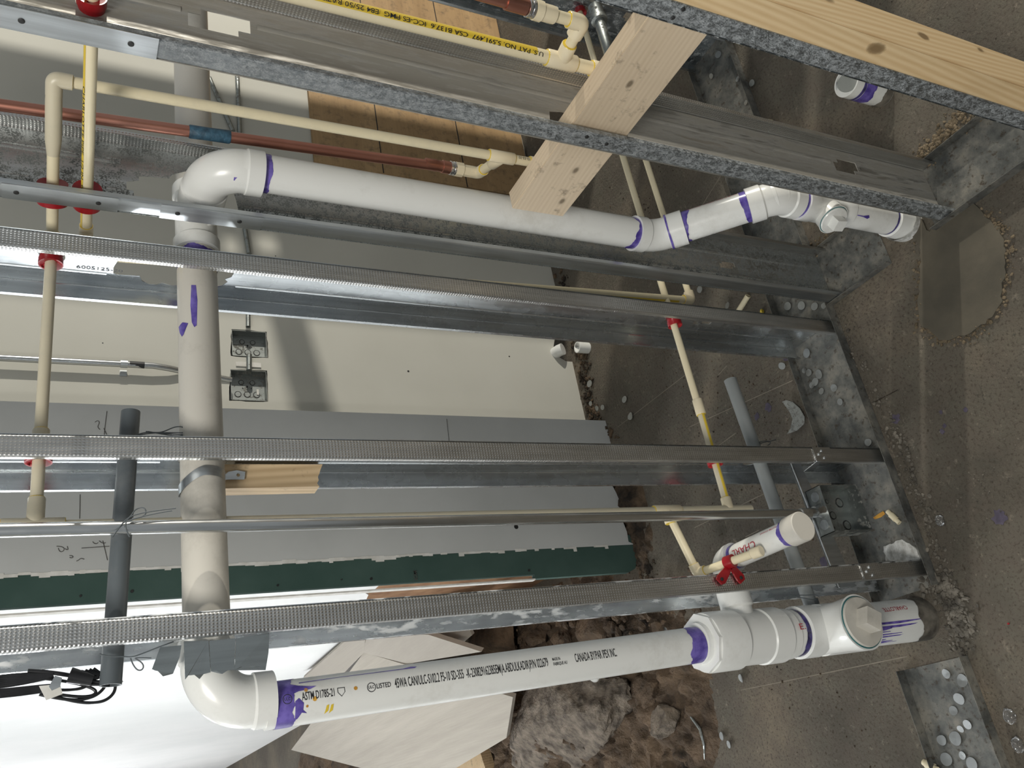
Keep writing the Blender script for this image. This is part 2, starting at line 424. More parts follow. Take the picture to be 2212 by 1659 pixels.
# outline in (x, z) of the cream wall: the notch at its foot where pipes come through
def foot(x0, x1, z, a, n, seed):
    q = random.Random(seed)
    return [(x0 + (x1 - x0) * i / n, max(0.0, z + q.uniform(-a, a))) for i in range(n + 1)]
BOXP = [[at(u, v, y=YC) for u, v in ((502, 712), (574, 718), (578, 772), (500, 768))], [at(u, v, y=YC) for u, v in ((500, 799), (575, 802), (578, 866), (497, 864))]]
def jagloop(P, seed, off=.0022):
    q = random.Random(seed); c = sum(P, Vector()) / len(P); out = []
    for a, b in zip(P, P[1:] + P[:1]):
        for i in range(7):
            p = a.lerp(b, i / 7); d = (p - c).normalized(); p = p + d * (off + q.uniform(0, .003)); out.append((p.x, p.z))
    return out
BOXH = [jagloop(P, 3 + i) for i, P in enumerate(BOXP)]
cut = [(.56, .03), (.575, .055), (.62, .075), (.66, .06), (.68, .03)]
wallsheet('wall_cream', [(.16, 0), (.56, 0)] + cut + [(.70, 0), (2.9, 0), (2.9, 2.6), (.16, 2.6)], (0, YC + .03, 0), X, Z, .06, 'cream_wall', BOXH)
# grey strip of wall standing nearer, with its torn foot
wallsheet('wall_grey', [(-.236, .0)] + foot(-.225, .03, .03, .012, 7, 4) + [(.05, .0), (.243, 0), (.243, 2.6), (-.236, 2.6)], (0, YG + .06, 0), X, Z, .12, 'grey_wall')
wallsheet('wall_green', [(-.332, 0.05), (-.32, .02), (-.28, .0), (-.2, 0.0), (-.2, 2.6), (-.318, 2.6), (-.318, .42), (-.3325, .42)], (0, YG + .012, 0), X, Z, .02, 'green_board')
# ragged white paper where the grey compound stops on the green board
bm = bmesh.new(); q = random.Random(9); prev = None
zz = 0.1
while zz < 2.5:
    wdt = .003 + .006 * q.random() ** 2 + (.006 if q.random() > .8 else 0); dz = .01 + .03 * q.random()
    a = -.236 + q.uniform(-.002, .002)
    if zz > .75 or q.random() > .4: box(bm, (a - wdt, YG - .0015, zz), (a + .003, YG + .001, zz + dz))
    zz += dz
struct('trim_1', bm, 'paper')
bm = boxbm((-.3365, YG + .001, .42), (-.332, YG + .024, 2.6)); struct('trim_2', bm, 'paper')
# long white wall leading away behind, its drywall cut ragged low down near the corner
XW = -.21
pts = [(1.62, .78), (1.66, .81), (1.7, .78), (1.9, .74)] + [(1.9 + i * .25, .72 - .08 * i + q.uniform(-.01, .01)) for i in range(1, 9)] + [(4.2, 0), (13, 0), (13, 2.8), (1.10, 2.8), (1.10, .80)]
o = wallsheet('wall_white', [(p[0], p[1]) for p in pts], (XW + .03, 0, 0), Y, Z, .05, 'white_wall')
struct('wall_brown', boxbm((XW + .03, 1.21, 0), (XW + .06, 4.3, 1.0)), 'brown_edge')
# added unseen sheets beyond the frame; their gaps shape the work light
_L = Vector((4.8, -2.4, 1.9)); _hol = []
for _u, _v, _w, _h in ((500, 512, .030, .018), (578, 508, .030, .026)):
    _p = at(_u, _v, y=1.185); _t = 2.5 / (_p.y + 2.4); _p = _L.lerp(_p, _t)
    _hol.append([(_p.x - _w, _p.z - _h), (_p.x + _w, _p.z - _h), (_p.x + _w, _p.z + _h), (_p.x - _w, _p.z + _h)])
LIGHT_HOLES = _hol
for _i, (_a, _b) in enumerate(((-1.08, -.905), (-.865, -.66), (-.605, -.20))):
    struct('wall_light_blocker', boxbm((1.945, _a, 0), (1.96, _b, 2.6)), 'grey_wall')
wallsheet('wall_light_mask', [(1.94, 0), (2.62, 0), (2.62, 2.6), (1.94, 2.6)], (0, .108, 0), X, Z, .015, 'grey_wall', LIGHT_HOLES)  # added unseen sheet shading the cream wall; its holes pass light spots
struct('wall_light_blocker', boxbm((1.94, -.21, 1.33), (1.965, .11, 1.414)), 'grey_wall')  # added unseen bar that throws the shadow band on the cream wall
struct('wall_reflector', boxbm((-3.3, .6, 0), (-3.2, 13, 2.8)), 'white_wall')  # added white surface out of view, bright reflection for the stud webs
struct('floor_reflector', boxbm((-3.2, 1.7, 0), (-1.5, 13, .004)), 'white_wall')  # added pale reflector out of view, lightens the stud webs
struct('wall_end', boxbm((-6, 13, 0), (.2, 13.1, 2.8)), 'white_wall')
# plywood lining on the far wall, right
o = flat('wall_plywood', [(1.36, 0.02), (2.9, 0.0), (2.9, .985), (1.36, .99)], [], (0, YC - .012, 0), X, Z, .018, 'ply'); o['kind'] = 'structure'
bm = bmesh.new()
for z in (.34, .71): box(bm, (1.36, YC - .0225, z), (2.9, YC - .0205, z + .004))
box(bm, (1.90, YC - .0225, .34), (1.903, YC - .0205, .71))
struct('trim_3', bm, 'hole')

# floor score lines and stains
def strip(bm, a, b, wd, z=.0006):
    a = Vector((a[0], a[1], z)); b = Vector((b[0], b[1], z)); n = Vector((-(b - a).y, (b - a).x, 0)).normalized() * wd
    bm.faces.new([bm.verts.new(p) for p in (a - n, b - n, b + n, a + n)])
def px0(u, v, z=.0006):
    return at(u, v, z=z)
def poly_px(name, pts, mat, parent=None, z=.0008, jag=0, seed=0, th=.001):
    q = random.Random(seed); out = []
    P = [px0(u, v, z) for u, v in pts]
    for a, b in zip(P, P[1:] + P[:1]):
        out.append((a.x, a.y))
        if jag:
            n = max(1, int((b - a).length / jag))
            for i in range(1, n): c = a.lerp(b, i / n); out.append((c.x + q.uniform(-1, 1) * jag * .35, c.y + q.uniform(-1, 1) * jag * .35))
    return flat(name, out, [], (0, 0, z), X, Y, th, mat, parent)
MT['score'] = simple('score_line', (.19, .165, .13), (.26, .225, .18), 20, .9)
MT['purple_floor'] = simple('purple_floor_stain', (.06, .05, .075), (.10, .085, .12), 60, .9)
MT['crack'] = simple('floor_crack', (.02, .015, .01), (.04, .03, .02), 20, .95)
MT['wet'] = simple('dark_damp_stain', (.05, .04, .035), (.12, .095, .075), 30, .9, 0, .6, 60)
for i, (a, b) in enumerate((((1335, 922), (1480, 810)), ((1550, 812), (1570, 790)), ((1490, 922), (1712, 822)), ((1600, 1491), (1960, 1418)), ((1480, 1015), (1590, 935)), ((1500, 470), (1560, 375)), ((1500, 1140), (1660, 1062)), ((1610, 1160), (1640, 1145)))):
    bm = bmesh.new(); strip(bm, px0(*a), px0(*b), .0012); build('score_line', bm, 'score', fl)
bm = bmesh.new(); p = [px0(1884, 872), px0(1905, 860), px0(1940, 842)]
strip(bm, p[0], p[1], .002, .001); strip(bm, p[1], p[2], .0012, .001); build('crack', bm, 'crack', fl)
q = random.Random(21)
for (u, v, r_) in ((2035, 932, .007), (2032, 890, .005), (2160, 1118, .018), (1780, 1215, .014), (1782, 790, .013), (1935, 905, .014), (2085, 885, .006), (2040, 920, .006), (1700, 770, .015), (1730, 1000, .012), (1985, 1325 - 60, .006), (1660, 880, .014), (1635, 900, .012)):
    c = px0(u, v); n = 14
    pts = [(c.x + r_ * (q.uniform(.6, 1.2)) * math.cos(2 * PI * i / n), c.y + r_ * q.uniform(.6, 1.2) * math.sin(2 * PI * i / n)) for i in range(n)]
    flat('primer_drip', pts, [], (0, 0, .0007), X, Y, .0006, 'purple_floor', fl)
# fresh concrete patch round the foot of the right-hand drain
patch = poly_px('floor_patch', [(1945, 470), (1990, 540), (1985, 640), (1990, 700), (2030, 735), (2085, 725), (2130, 700), (2160, 660), (2172, 600), (2175, 540), (2160, 490), (2130, 470), (2105, 440), (2080, 445), (2030, 480), (2010, 500), (1960, 440)], 'patch', None, .003, .012, 5, .005)
patch['kind'] = 'structure'
def crumbs(name, pts_px, n, spread, smin, smax, mat, seed, z=0.0, xy=False):
    q = random.Random(seed); bm = bmesh.new()
    P = [Vector((p[0], p[1], z)) if xy else px0(p[0], p[1], z) for p in pts_px]
    for i in range(n):
        k = q.uniform(0, len(P) - 1.001); a = P[int(k)].lerp(P[int(k) + 1], k - int(k))
        c = Vector((a.x + q.gauss(0, spread), a.y + q.gauss(0, spread), 0)); s = smin + (smax - smin) * q.random() ** 2.2
        c.z = z + s * .35
        m = Matrix.Translation(c) @ Matrix.Rotation(q.uniform(0, 6), 4, 'Z') @ Matrix.Rotation(q.uniform(-.6, .6), 4, 'X') @ Matrix.Diagonal((s, s * q.uniform(.6, 1), s * q.uniform(.4, .8), 1))
        r_ = bmesh.ops.create_icosphere(bm, subdivisions=1, radius=1, matrix=m)
        for v in r_['verts']: v.co += (v.co - c) * q.uniform(-.25, .25)
    o = build(name, bm, mat); tag(o, kind='stuff'); return o
tag(crumbs('crumbs', [(1985, 500), (1985, 640), (1990, 700), (2030, 735), (2085, 725), (2130, 700), (2160, 650), (2172, 600), (2178, 540), (2160, 490), (2130, 460)], 700, .010, .001, .0065, 'crumb', 1), 'brown concrete crumbs round the edge of the fresh floor patch', 'crumbs')
tag(crumbs('crumbs', [(1690, 330), (1730, 350), (1790, 390), (1820, 430), (1750, 560), (1745, 600)], 260, .012, .001, .007, 'crumb', 2), 'brown crumbs of concrete inside the return wall bay', 'crumbs')
tag(crumbs('crumbs', [(2080, 240), (2050, 280), (1985, 340), (2120, 240)], 420, .014, .001, .007, 'crumb', 3), 'crumbled concrete heap beyond the wooden stud', 'crumbs')
tag(crumbs('gravel', [(1820, 700), (1900, 860), (1960, 1000), (2000, 1110), (2040, 1240), (2070, 1340), (2080, 1400)], 520, .012, .0015, .007, 'gravel', 4), 'grey gravel spilled along the front of the floor track', 'gravel')
tag(crumbs('gravel', [(2000, 1265), (2050, 1275), (2075, 1330), (2075, 1380)], 300, .016, .003, .010, 'gravel', 6), 'coarse gravel packed round the foot of the left drain', 'gravel')
tag(crumbs('debris', [(1210, 590), (1240, 700), (1262, 790), (1270, 860), (1290, 920), (1330, 960)], 520, .022, .002, .013, 'soil_dark', 7), 'dark crumbled debris along the foot of the cream wall', 'debris')
tag(crumbs('debris', [(1300, 1010), (1340, 1080), (1370, 1170), (1400, 1240)], 420, .030, .002, .014, 'soil_dark', 8), 'dark debris at the foot of the grey wall', 'debris')
tag(crumbs('grit', [(1900, 100), (2190, 300), (2190, 900), (2000, 1200), (2200, 1600), (2120, 1200), (1950, 800), (1850, 760)], 900, .07, .0008, .0028, 'gravel', 9), 'fine pale grit scattered over the concrete floor', 'grit')
tag(crumbs('grit', [(1300, 700), (1500, 800), (1650, 850), (1700, 1000), (1600, 1150), (1500, 1000), (1350, 400), (1600, 620), (1700, 1450), (1850, 1600)], 700, .09, .001, .004, 'soil_dark', 10), 'dark grit scattered on the floor behind the framing', 'grit')
# soil heap behind the framing
def mound(name, cx, cy, rx, ry, h, mat, seed, nx=64, rough=.3):
    q = random.Random(seed); bm = bmesh.new(); g = []
    from mathutils import noise as mn
    for i in range(nx + 1):
        row = []
        for j in range(nx + 1):
            u = -1 + 2 * i / nx; v = -1 + 2 * j / nx; d = math.sqrt(u * u + v * v)
            f = max(0.0, 1 - d ** 1.5)
            x, y = cx + u * rx, cy + v * ry
            nn = mn.fractal(Vector((x * 7 + seed, y * 7, 0)), .8, 2.1, 6)
            nf = mn.fractal(Vector((x * 28, y * 28 + seed, 3)), .7, 2.1, 5)
            z = f * h * (1 + .5 * nn) + f ** .5 * h * rough * nn + min(1, f * 5) * .018 * nf - .004
            row.append(bm.verts.new((x, y, max(-.004, z))))
        g.append(row)
    for i in range(nx):
        for j in range(nx): bm.faces.new((g[i][j], g[i + 1][j], g[i + 1][j + 1], g[i][j + 1]))
    o = build(name, bm, mat, smooth=True); return o
tag(mound('soil_heap', -.72, 1.78, .52, .95, .10, 'soil', 3, 110), 'brown heap of loose soil behind the white drain pipe', 'soil', kind='stuff')
tag(mound('soil_heap', -1.32, 4.9, 1.1, 2.2, .12, 'soil', 12, 90), 'brown soil stretching away under the pale board', 'soil', kind='stuff')
tag(mound('soil_heap', -.12, 1.06, .24, .10, .025, 'soil_dark', 5, 50), 'low dark soil at the foot of the green board', 'soil', kind='stuff')
tag(mound('soil_heap', -1.0, 1.18, .16, .22, .03, 'soil_dark', 15, 50), 'dark hole edge of soil at the bottom corner', 'soil', kind='stuff')
def rock(name, c, r, mat, seed, label, cat='rock', group=None, flat_=.5, rotz=0, sub=4, amp=.25):
    from mathutils import noise as mn
    bm = bmesh.new(); q = random.Random(seed)
    bmesh.ops.create_icosphere(bm, subdivisions=sub, radius=1)
    cuts = [(Vector((q.gauss(0, 1), q.gauss(0, 1), q.gauss(0, .8))).normalized(), q.uniform(.55, .85)) for _ in range(11)]
    for v in bm.verts:
        for n_, d_ in cuts:
            e = v.co.dot(n_) - d_
            if e > 0: v.co -= n_ * e
        s = mn.fractal(v.co * 2.2 + Vector((seed, 0, 0)), .8, 2, 5)
        v.co *= 1 + amp * .3 * s
        v.co = Matrix.Rotation(rotz, 3, 'Z') @ Vector((v.co.x * r[0], v.co.y * r[1], v.co.z * r[2]))
        v.co += Vector(c)
    o = build(name, bm, mat, smooth=False, auto=.5); return tag(o, label, cat, group)
def rock_px(u, v, z, r, seed, label, **k):
    c = at(u, v, z=z); return rock('rock', c, r, k.pop('mat', 'rock'), seed, label, **k)

# ------------------------------------------------------------------ FLOOR TRACKS
TM = .0012
def track(label, a, b, axis, w0, w1, leg=.030):
    """U-shaped floor track between a and b along 'x' or 'y'; w0/w1 its two sides"""
    t = thing('floor_track', label, 'track', (a, w0, 0) if axis == 'x' else (w0, a, 0), 'floor tracks')
    def bx(u0, u1, v0, v1, z0, z1):
        return boxbm((u0, v0, z0), (u1, v1, z1)) if axis == 'x' else boxbm((v0, u0, z0), (v1, u1, z1))
    build('web', bx(a, b, w0, w1, .001, .001 + TM), 'track', t)
    build('flange', bx(a, b, w0 - TM, w0, .001, leg), 'track', t)
    build('flange', bx(a, b, w1, w1 + TM, .001, leg), 'track', t)
    return t
track('long galvanised floor track under the three studs of the far framing', -.672, 1.55, 'x', -.013, .162)
track('short galvanised floor track littered with discs left of the drain', -1.5, -.832, 'x', -.013, .162)
track('short floor track with torn end between the corner and the right drain', -.215, -.012, 'y', .078, .238, .024)
track('floor track under the dusty stud and wooden stud', -1.2, -.352, 'y', .078, .238, .03)

# ------------------------------------------------------------------ STUDS
H = 2.6; W = .1524; FL = .036; LP = .011; TH = .0013
def stud(label, kind, o0, holes, mats, bends=True, htop=H):
    """kind 'm' main wall: web plane x=o0+FL, flanges run to -x, depth 0..W in y
       kind 'r' return wall: web plane y=o0, flanges run to -y, width .08..+W in x"""
    t = thing('metal_stud', label, 'stud', ((o0, 0, 0) if kind == 'm' else (.08, o0, 0)), 'metal studs')
    if kind == 'm':
        f = lambda u, v, z: (o0 + FL - v, u, z); org = (o0 + FL, 0, 0); ex = Y; ey = Z
    else:
        f = lambda u, v, z: (.08 + u, o0 - v, z); org = (.08, o0, 0); ex = X; ey = Z
    flat('web', [(0, .003), (W, .003), (W, htop), (0, htop)], holes, org, ex, ey, TH, mats[0], t)
    # stiffening ribs pressed in the web
    if mats[4]:
        for uu in (W * .30, W * .72):
            bm = bmesh.new(); pf = [(-.006, .0006), (-.003, .0022), (.003, .0022), (.006, .0006)]
            z0, z1 = .06, htop
            segs = sorted([(min(p[1] for p in h) - .01, max(p[1] for p in h) + .01) for h in holes if min(p[0] for p in h) - .008 < uu < max(p[0] for p in h) + .008])
            zs = []; c0 = z0
            for a, b in segs:
                if a > c0: zs.append((c0, a))
                c0 = max(c0, b)
            if c0 < z1: zs.append((c0, z1))
            for a, b in zs:
                va = [bm.verts.new(f(uu + p, q_, a)) for p, q_ in pf]; vb = [bm.verts.new(f(uu + p, q_, b)) for p, q_ in pf]
                for i in range(3): bm.faces.new((va[i], va[i + 1], vb[i + 1], vb[i]))
            build('rib', bm, mats[0], t, smooth=True)
    for side, nm, mt_, ml in ((0, 'front_flange', mats[1], mats[3]), (1, 'back_flange', mats[2], mats[3])):
        bm = bmesh.new(); u0 = 0 if side == 0 else W; s = 1 if side == 0 else -1
        prof = [(u0 + s * .004, 0), (u0 + s * .0012, .0012), (u0, .004), (u0, FL - .003), (u0 + s * .0009, FL - .0009), (u0 + s * .003, FL), (u0 + s * LP, FL)]
        inn = [(u0 + s * .004, TH), (u0 + s * .0020, .0020), (u0 + s * TH, .004), (u0 + s * TH, FL - .003), (u0 + s * .0018, FL - .0018), (u0 + s * .003, FL - TH), (u0 + s * LP, FL - TH)]
        loop = prof + inn[::-1]
        a = [bm.verts.new(f(u, v, .003)) for u, v in loop]; b = [bm.verts.new(f(u, v, htop)) for u, v in loop]
        n = len(loop)
        for i in range(n): bm.faces.new((a[i], a[(i + 1) % n], b[(i + 1) % n], b[i]))
        bm.faces.new(a[::-1]); bm.faces.new(b)
        bmesh.ops.recalc_face_normals(bm, faces=bm.faces[:])
        build(nm, bm, mt_, t, auto=.3)
    t['o0'] = o0; del t['o0']
    return t
def circ(cu, cz, ru, rz=None, n=20): return [(cu + ru * math.cos(2 * PI * i / n), cz + (rz or ru) * math.sin(2 * PI * i / n)) for i in range(n)]
def slot(cu, cz, w_=.019, h_=.045):
    a, b = w_ / 2, h_ / 2
    return [(cu - a, cz - b * .6), (cu - a * .4, cz - b * .6), (cu - a * .4, cz - b), (cu + a, cz - b), (cu + a, cz + b * .6), (cu + a * .4, cz + b * .6), (cu + a * .4, cz + b), (cu - a, cz + b)]
def scallop(cu, cz, r_, n=7, amp=.14, m=70):
    return [(cu + r_ * (1 + amp * abs(math.sin(n * PI * i / m)) - amp) * math.cos(2 * PI * i / m), cz + r_ * (1 + amp * abs(math.sin(n * PI * i / m)) - amp) * math.sin(2 * PI * i / m)) for i in range(m)]
def pxhole(pts, **k):
    (ax, val), = k.items(); out = []
    for u, v in pts:
        p = at(u, v, **k); out.append((p.y, p.z) if ax == 'x' else (p.x - .08, p.z))
    return out
X3, X4, X5, XR = 0.0, -.366, -.646, 1.07
h3 = [(.007, 1.75), (.045, 1.735)] + pxhole([(232, 572), (252, 567)], x=X3 + FL)[0:0] + pxhole([(245, 577), (245, 590), (252, 592), (302, 596), (306, 606), (320, 613), (338, 615), (350, 611), (372, 617), (392, 617)], x=X3 + FL) + pxhole([(467, 620), (480, 617), (492, 608), (486, 603), (500, 598), (505, 590), (500, 583)], x=X3 + FL) + [(.03, 1.535), (.008, 1.55)]
h3[0] = (.008, 1.70); h3[1] = (.03, 1.72)
lowh = [circ(.07, .485, .012), slot(.062, .395, .024, .05), circ(.088, .385, .014, .011)]
s3 = stud('metal stud at the corner, second up from middle, with long bright web', 'm', X3, [h3, circ(.07, 1.83, .020), circ(.07, .41, .012)] + lowh[:2], ['steel', 'steel_dots', 'steel', 'steel', True])
s3['label'] = 'metal stud with the wide bright blue-grey web just below the right drain'
s4 = stud('middle stud, nearly level in the photo', 'm', X4, [scallop(.07, 1.592, .052), circ(.07, 1.832, .020), circ(.07, 1.712, .024), circ(.07, .487, .012), circ(.09, .352, .022)], ['steel', 'steel_dots', 'steel', 'steel', True])
s4['label'] = 'metal stud crossing the middle of the photo, with the wood scrap in it'
s5 = stud('bottom stud', 'm', X5, [scallop(.07, 1.592, .058), circ(.07, 1.718, .024), circ(.07, .54, .032), circ(.07, .334, .022), circ(.085, .655, .012)], ['steel_smear', 'steel_dots', 'steel_smear', 'steel', True])
s5['label'] = 'lowest metal stud, in front of the left drain, with red strap'
sR = stud('far stud', 'm', XR, [circ(.07, .49, .016), slot(.05, .33, .03, .05), circ(.1, .42, .014), circ(.07, 1.592, .05)], ['steel_fleck', 'steel', 'steel', 'steel', True])
sR['label'] = 'far metal stud with shiny web behind the yellow supply pipe'
h2 = pxhole([(273, 393), (300, 390), (300, 380), (365, 385), (372, 377), (400, 370), (440, 378), (480, 390), (500, 402), (506, 420), (510, 432), (514, 450), (513, 470), (470, 476), (420, 470), (365, 448), (340, 430), (290, 426), (288, 412), (273, 410)], y=-.02)
h2 = [(min(W - .008, max(.006, a)), b) for a, b in h2]
s2 = stud('corner return stud', 'r', -.020, [h2, circ(.031, 1.840, .020), circ(.028, 1.781, .018), slot(.075, .345, .02, .05)], ['steel_mottle', 'plate', 'steel_dots', 'plate', True])
s2['label'] = 'metal stud behind the right drain pipe, with riveted plates near its top'
hA = [slot(.105, .285, .036, .075), circ(.082, 1.793, .020), slot(.10, 1.62, .04, .09),
      [(.006, .905), (.012, .895), (.06, .888), (.074, .90), (.076, 1.03), (.07, 1.055), (.04, 1.06), (.012, 1.05), (.006, 1.04)]]
sA = stud('dusty stud', 'r', -.380, hA, ['steel_dust', 'steel_speck', 'steel_dots', 'steel_dust', True])
sA['label'] = 'wide dusty metal stud crossing above the white pipe, wood block through it'
s0 = stud('right stud', 'r', -.662, [], ['steel_fleck', 'steel_speck', 'steel', 'steel_speck', False])
s0['label'] = 'speckled metal stud holding the fresh wooden stud at upper right'

def screw(parent, c, n, r=.0036, name='screw', mat='hole'):
    c = Vector(c); n = Vector(n)
    bm = sweep(bmesh.new(), [c - n * .002, c + n * .0009, c + n * .0016], [r, r, r * .7], 14)
    build(name, bm, mat, parent, auto=.5)
    return parent
# screws on return-wall flanges (left faces, outward -x)
for st, pts in ((sA, [(1.008, -.406), (.962, -.399), (.012, -.402)]), (s2, [(.018, -.045)]), (s0, [(1.005, -.69)])):
    for z, y in pts: screw(st, (.0795, y, z), -X)
for u, v in ((1453, 38),):
    p = at(u, v, x=.08); screw(s0, (.0795, p.y, p.z), -X)
def nail_plate(parent, x, y0, y1, z0, z1, holes):
    n = flat('protection_plate', [(y0, z0), (y1, z0), (y1, z1), (y0, z1)], [], (x - .0016, 0, 0), Y, Z, .0014, 'plate', parent)
    for z in holes: screw(n, (x - .0024, (y0 + y1) / 2, z), -X, .0042, 'rivet')
nail_plate(sA, .08, -.419, -.381, 1.708, 1.905, (1.872, 1.742))
nail_plate(s2, .08, -.059, -.021, 1.735, 1.905, (1.885, 1.765))
nail_plate(s2, .08, -.059, -.021, 1.495, 1.668, (1.640, 1.535))

# cut steel tabs folded out round the vent pipe at the lowest stud
def tab(pts, parent, y=.018, bow=.0008, mat='dark_steel'):
    P = [at(u, v, y=y) for u, v in pts]
    bm = bmesh.new(); vs = [bm.verts.new((p.x, p.y - bow * math.sin(i * 1.7), p.z)) for i, p in enumerate(P)]
    f = bm.faces.new(vs); bmesh.ops.triangulate(bm, faces=[f])
    r_ = bmesh.ops.extrude_face_region(bm, geom=bm.faces[:])
    for v in r_['geom']:
        if isinstance(v, bmesh.types.BMVert): v.co.y += .0011
    bmesh.ops.recalc_face_normals(bm, faces=bm.faces[:])
    build('cut_tab', bm, mat, parent)
tab([(397, 1385), (450, 1384), (455, 1452), (440, 1456), (431, 1467), (420, 1458), (407, 1459), (400, 1468)], s5)
tab([(452, 1384), (508, 1379), (507, 1447), (495, 1446), (480, 1456), (467, 1449), (456, 1450)], s5, .014)
tab([(510, 1379), (582, 1367), (580, 1410), (574, 1447), (566, 1441), (553, 1440), (540, 1444), (529, 1439), (519, 1441), (507, 1448)], s5, .016)
tab([(346, 1398), (392, 1394), (388, 1420), (374, 1455), (362, 1456), (352, 1461), (342, 1450), (328, 1446)], s5, .03)

# ------------------------------------------------------------------ LUMBER
# fresh stud standing inside the right metal stud
bm = boxbm((.0825, -.745, .002), (.165, -.664, H), .002)
tag(build('wooden_stud', bm, 'header'), 'fresh knotty wooden stud across the upper right corner', 'stud')
# blocking through the dusty stud
bm = boxbm((.100, -.655, .918), (.140, -.165, 1.035), .0015)
tag(build('wooden_blocking', bm, 'block'), 'rough wooden block running through the dusty stud', 'wood block')
# splintered offcut wedged in the middle stud
bm = bmesh.new()
q = random.Random(5)
a = at(486, 1003, y=.09); b = at(697, 1003, y=.09); c = at(690, 1051, y=.09); d = at(487, 1055, y=.09)
top = [a, b] + [b.lerp(c, i / 7) + Vector((0, 0, q.uniform(-.006, .006))) for i in range(1, 7)] + [c, d]
vs = [bm.verts.new(p) for p in top]; f = bm.faces.new(vs)
r_ = bmesh.ops.extrude_face_region(bm, geom=[f])
for v in r_['geom']:
    if isinstance(v, bmesh.types.BMVert): v.co.y += .035
bmesh.ops.recalc_face_normals(bm, faces=bm.faces[:])
sc = build('wood_offcut', bm, 'scrap'); tag(sc, 'splintered wood offcut beside the vent pipe in the middle stud', 'wood scrap')

# ------------------------------------------------------------------ VENT PIPE (runs level through the studs)
VP = Vector((0, .07, 1.592)); VR = .0352
vent = thing('vent_pipe', 'long dull grey plastic pipe running through the studs', 'pipe', (.15, .07, 1.592))
tube('pipe', [(-.68, .07, 1.589), (.12, .07, 1.594)], VR, 'pvc_grey', vent, 40)
tube('pipe', [(.20, .07, 1.594), (1.35, .07, 1.60)], VR, 'pvc_grey', vent, 40)
tube('tee', [(.075, .07, 1.593), (.10, .07, 1.593), (.105, .07, 1.593), (.195, .07, 1.594), (.20, .07, 1.594), (.225, .07, 1.594)], [.042, .042, .038, .038, .042, .042], 'pvc', vent, 40)
band(vent, (.035, .07, 1.593), X, VR, .03, .012, 'purple', seed=5)
blot(vent, [(-.003, -.004), (.04, -.006), (.075, -.004), (.085, .0), (.082, .004), (.04, .003), (.03, .006), (-.002, .004)], (-.02, .07, 1.593), -X, Vector((0, -1, .35)), VR, 'purple')
blot(vent, [(0, -.006), (.02, -.016), (.022, -.020), (.012, -.026), (-.002, -.03), (-.006, -.018)], (-.095, .07, 1.593), -X, Vector((0, -1, .5)), VR, 'purple')
# metal strap with holes looped over the pipe at the middle stud
strap = thing('hanger_strap', 'perforated metal strap looped over the grey vent pipe', 'strap', (-.39, .07, 1.60))
bm = bmesh.new(); n = 30; A_ = []; B_ = []
for i in range(n + 1):
    a = math.radians(-78 + 236 * i / n); cx = -.374 - .022 * max(0, math.sin(a)) ** 1.5 - (.006 if a < 0 else 0) * -math.sin(a) * 0
    for L_, dx_ in ((A_, .0085), (B_, -.0085)): L_.append(bm.verts.new((cx + dx_, .07 - (VR + .0016) * math.cos(a), 1.592 + (VR + .0016) * math.sin(a))))
for i in range(n): bm.faces.new((A_[i], A_[i + 1], B_[i + 1], B_[i]))
build('band', bm, 'plate', strap, smooth=True)
p = at(520, 1026, y=.085); q2 = at(478, 1026, y=.045)
flat('end_tab', [(-.008, -.012), (.006, -.014), (.009, 0), (.006, .014), (-.008, .03)], [circ(.0, -.002, .003)], (p.x, .086, p.z + .006), X, Z, .0012, 'plate', strap)

# ------------------------------------------------------------------ LEFT DRAIN (pipe B)
BX, BY = -.735, .07
dB = thing('drain_pipe', 'white drain pipe with printed markings dropping at lower left into cleanout', 'pipe', (BX, BY, 0), 'white drain pipes')
elbow('elbow', (BX, BY, 1.590), X, -Z, .062, VR + .0035, .034, VR + .0065, 'pvc', dB, 40, .032)
btop = Vector((-.745, BY, 1.51)); bbot = Vector((-.729, BY, .60)); BD = (bbot - btop).normalized(); BR = .0345
tube('pipe', [btop, bbot], BR, 'pvc', dB, 44)
def Bp(z): return btop + BD * ((btop.z - z) / -BD.z)
o = band(dB, Bp(1.497), BD, BR, .028, .012, 'purple', seed=8); o['label'] = 'purple primer band below the elbow'
blot(dB, [(0, .004), (.012, .008), (.030, .009), (.040, .013), (.030, .014), (.012, .018), (0, .024)], Bp(1.475), BD, Vector((.1, -1, 0)), BR, 'purple')
blot(dB, [(0, -.006), (.006, -.002), (.013, -.010), (.012, -.020), (.018, -.026), (.010, -.024), (.004, -.034), (0, -.036)], Bp(1.470), BD, Vector((.1, -1, 0)), BR, 'purple')
blot(dB, [(0, .026), (.06, .0265), (.17, .0262), (.185, .029), (.195, .027), (.19, .024), (.17, .0245), (.06, .0255), (0, .024)], Bp(1.46), BD, Vector((.05, -1, 0)), BR, 'purple')
for (zz, yy, rr_, mm_) in ((1.452, .012, .003, 'orange'), (1.440, -.003, .0035, 'orange'), (1.375, .004, .003, 'orange'), (1.452, -.012, .002, 'orange')):
    blot(dB, [(rr_ * math.cos(i), yy + rr_ * math.sin(i)) for i in [k * 2 * PI / 10 for k in range(10)]], Bp(zz), BD, -Y, BR, mm_, 'glue_drip')
for dx in (0, .007): blot(dB, [(0 + dx, -.015), (.004 + dx, -.014), (.003 + dx, -.024), (-.003 + dx, -.029)], Bp(1.422), BD, -Y, BR, 'yellow', 'glue_drip')
OUTB = Vector((0.06, -1, 0))
def printB(s, u0, u1, v, h):
    a = at(u0, v, y=BY - BR); b = at(u1, v, y=BY - BR); print_on(dB, s, Bp(a.z), BD, OUTB, BR, a.z - b.z, h, label='black printing ' + s.lower()[:20] if False else None)
printB('ASTM D1785-21', 652, 723, 1508, .0125)
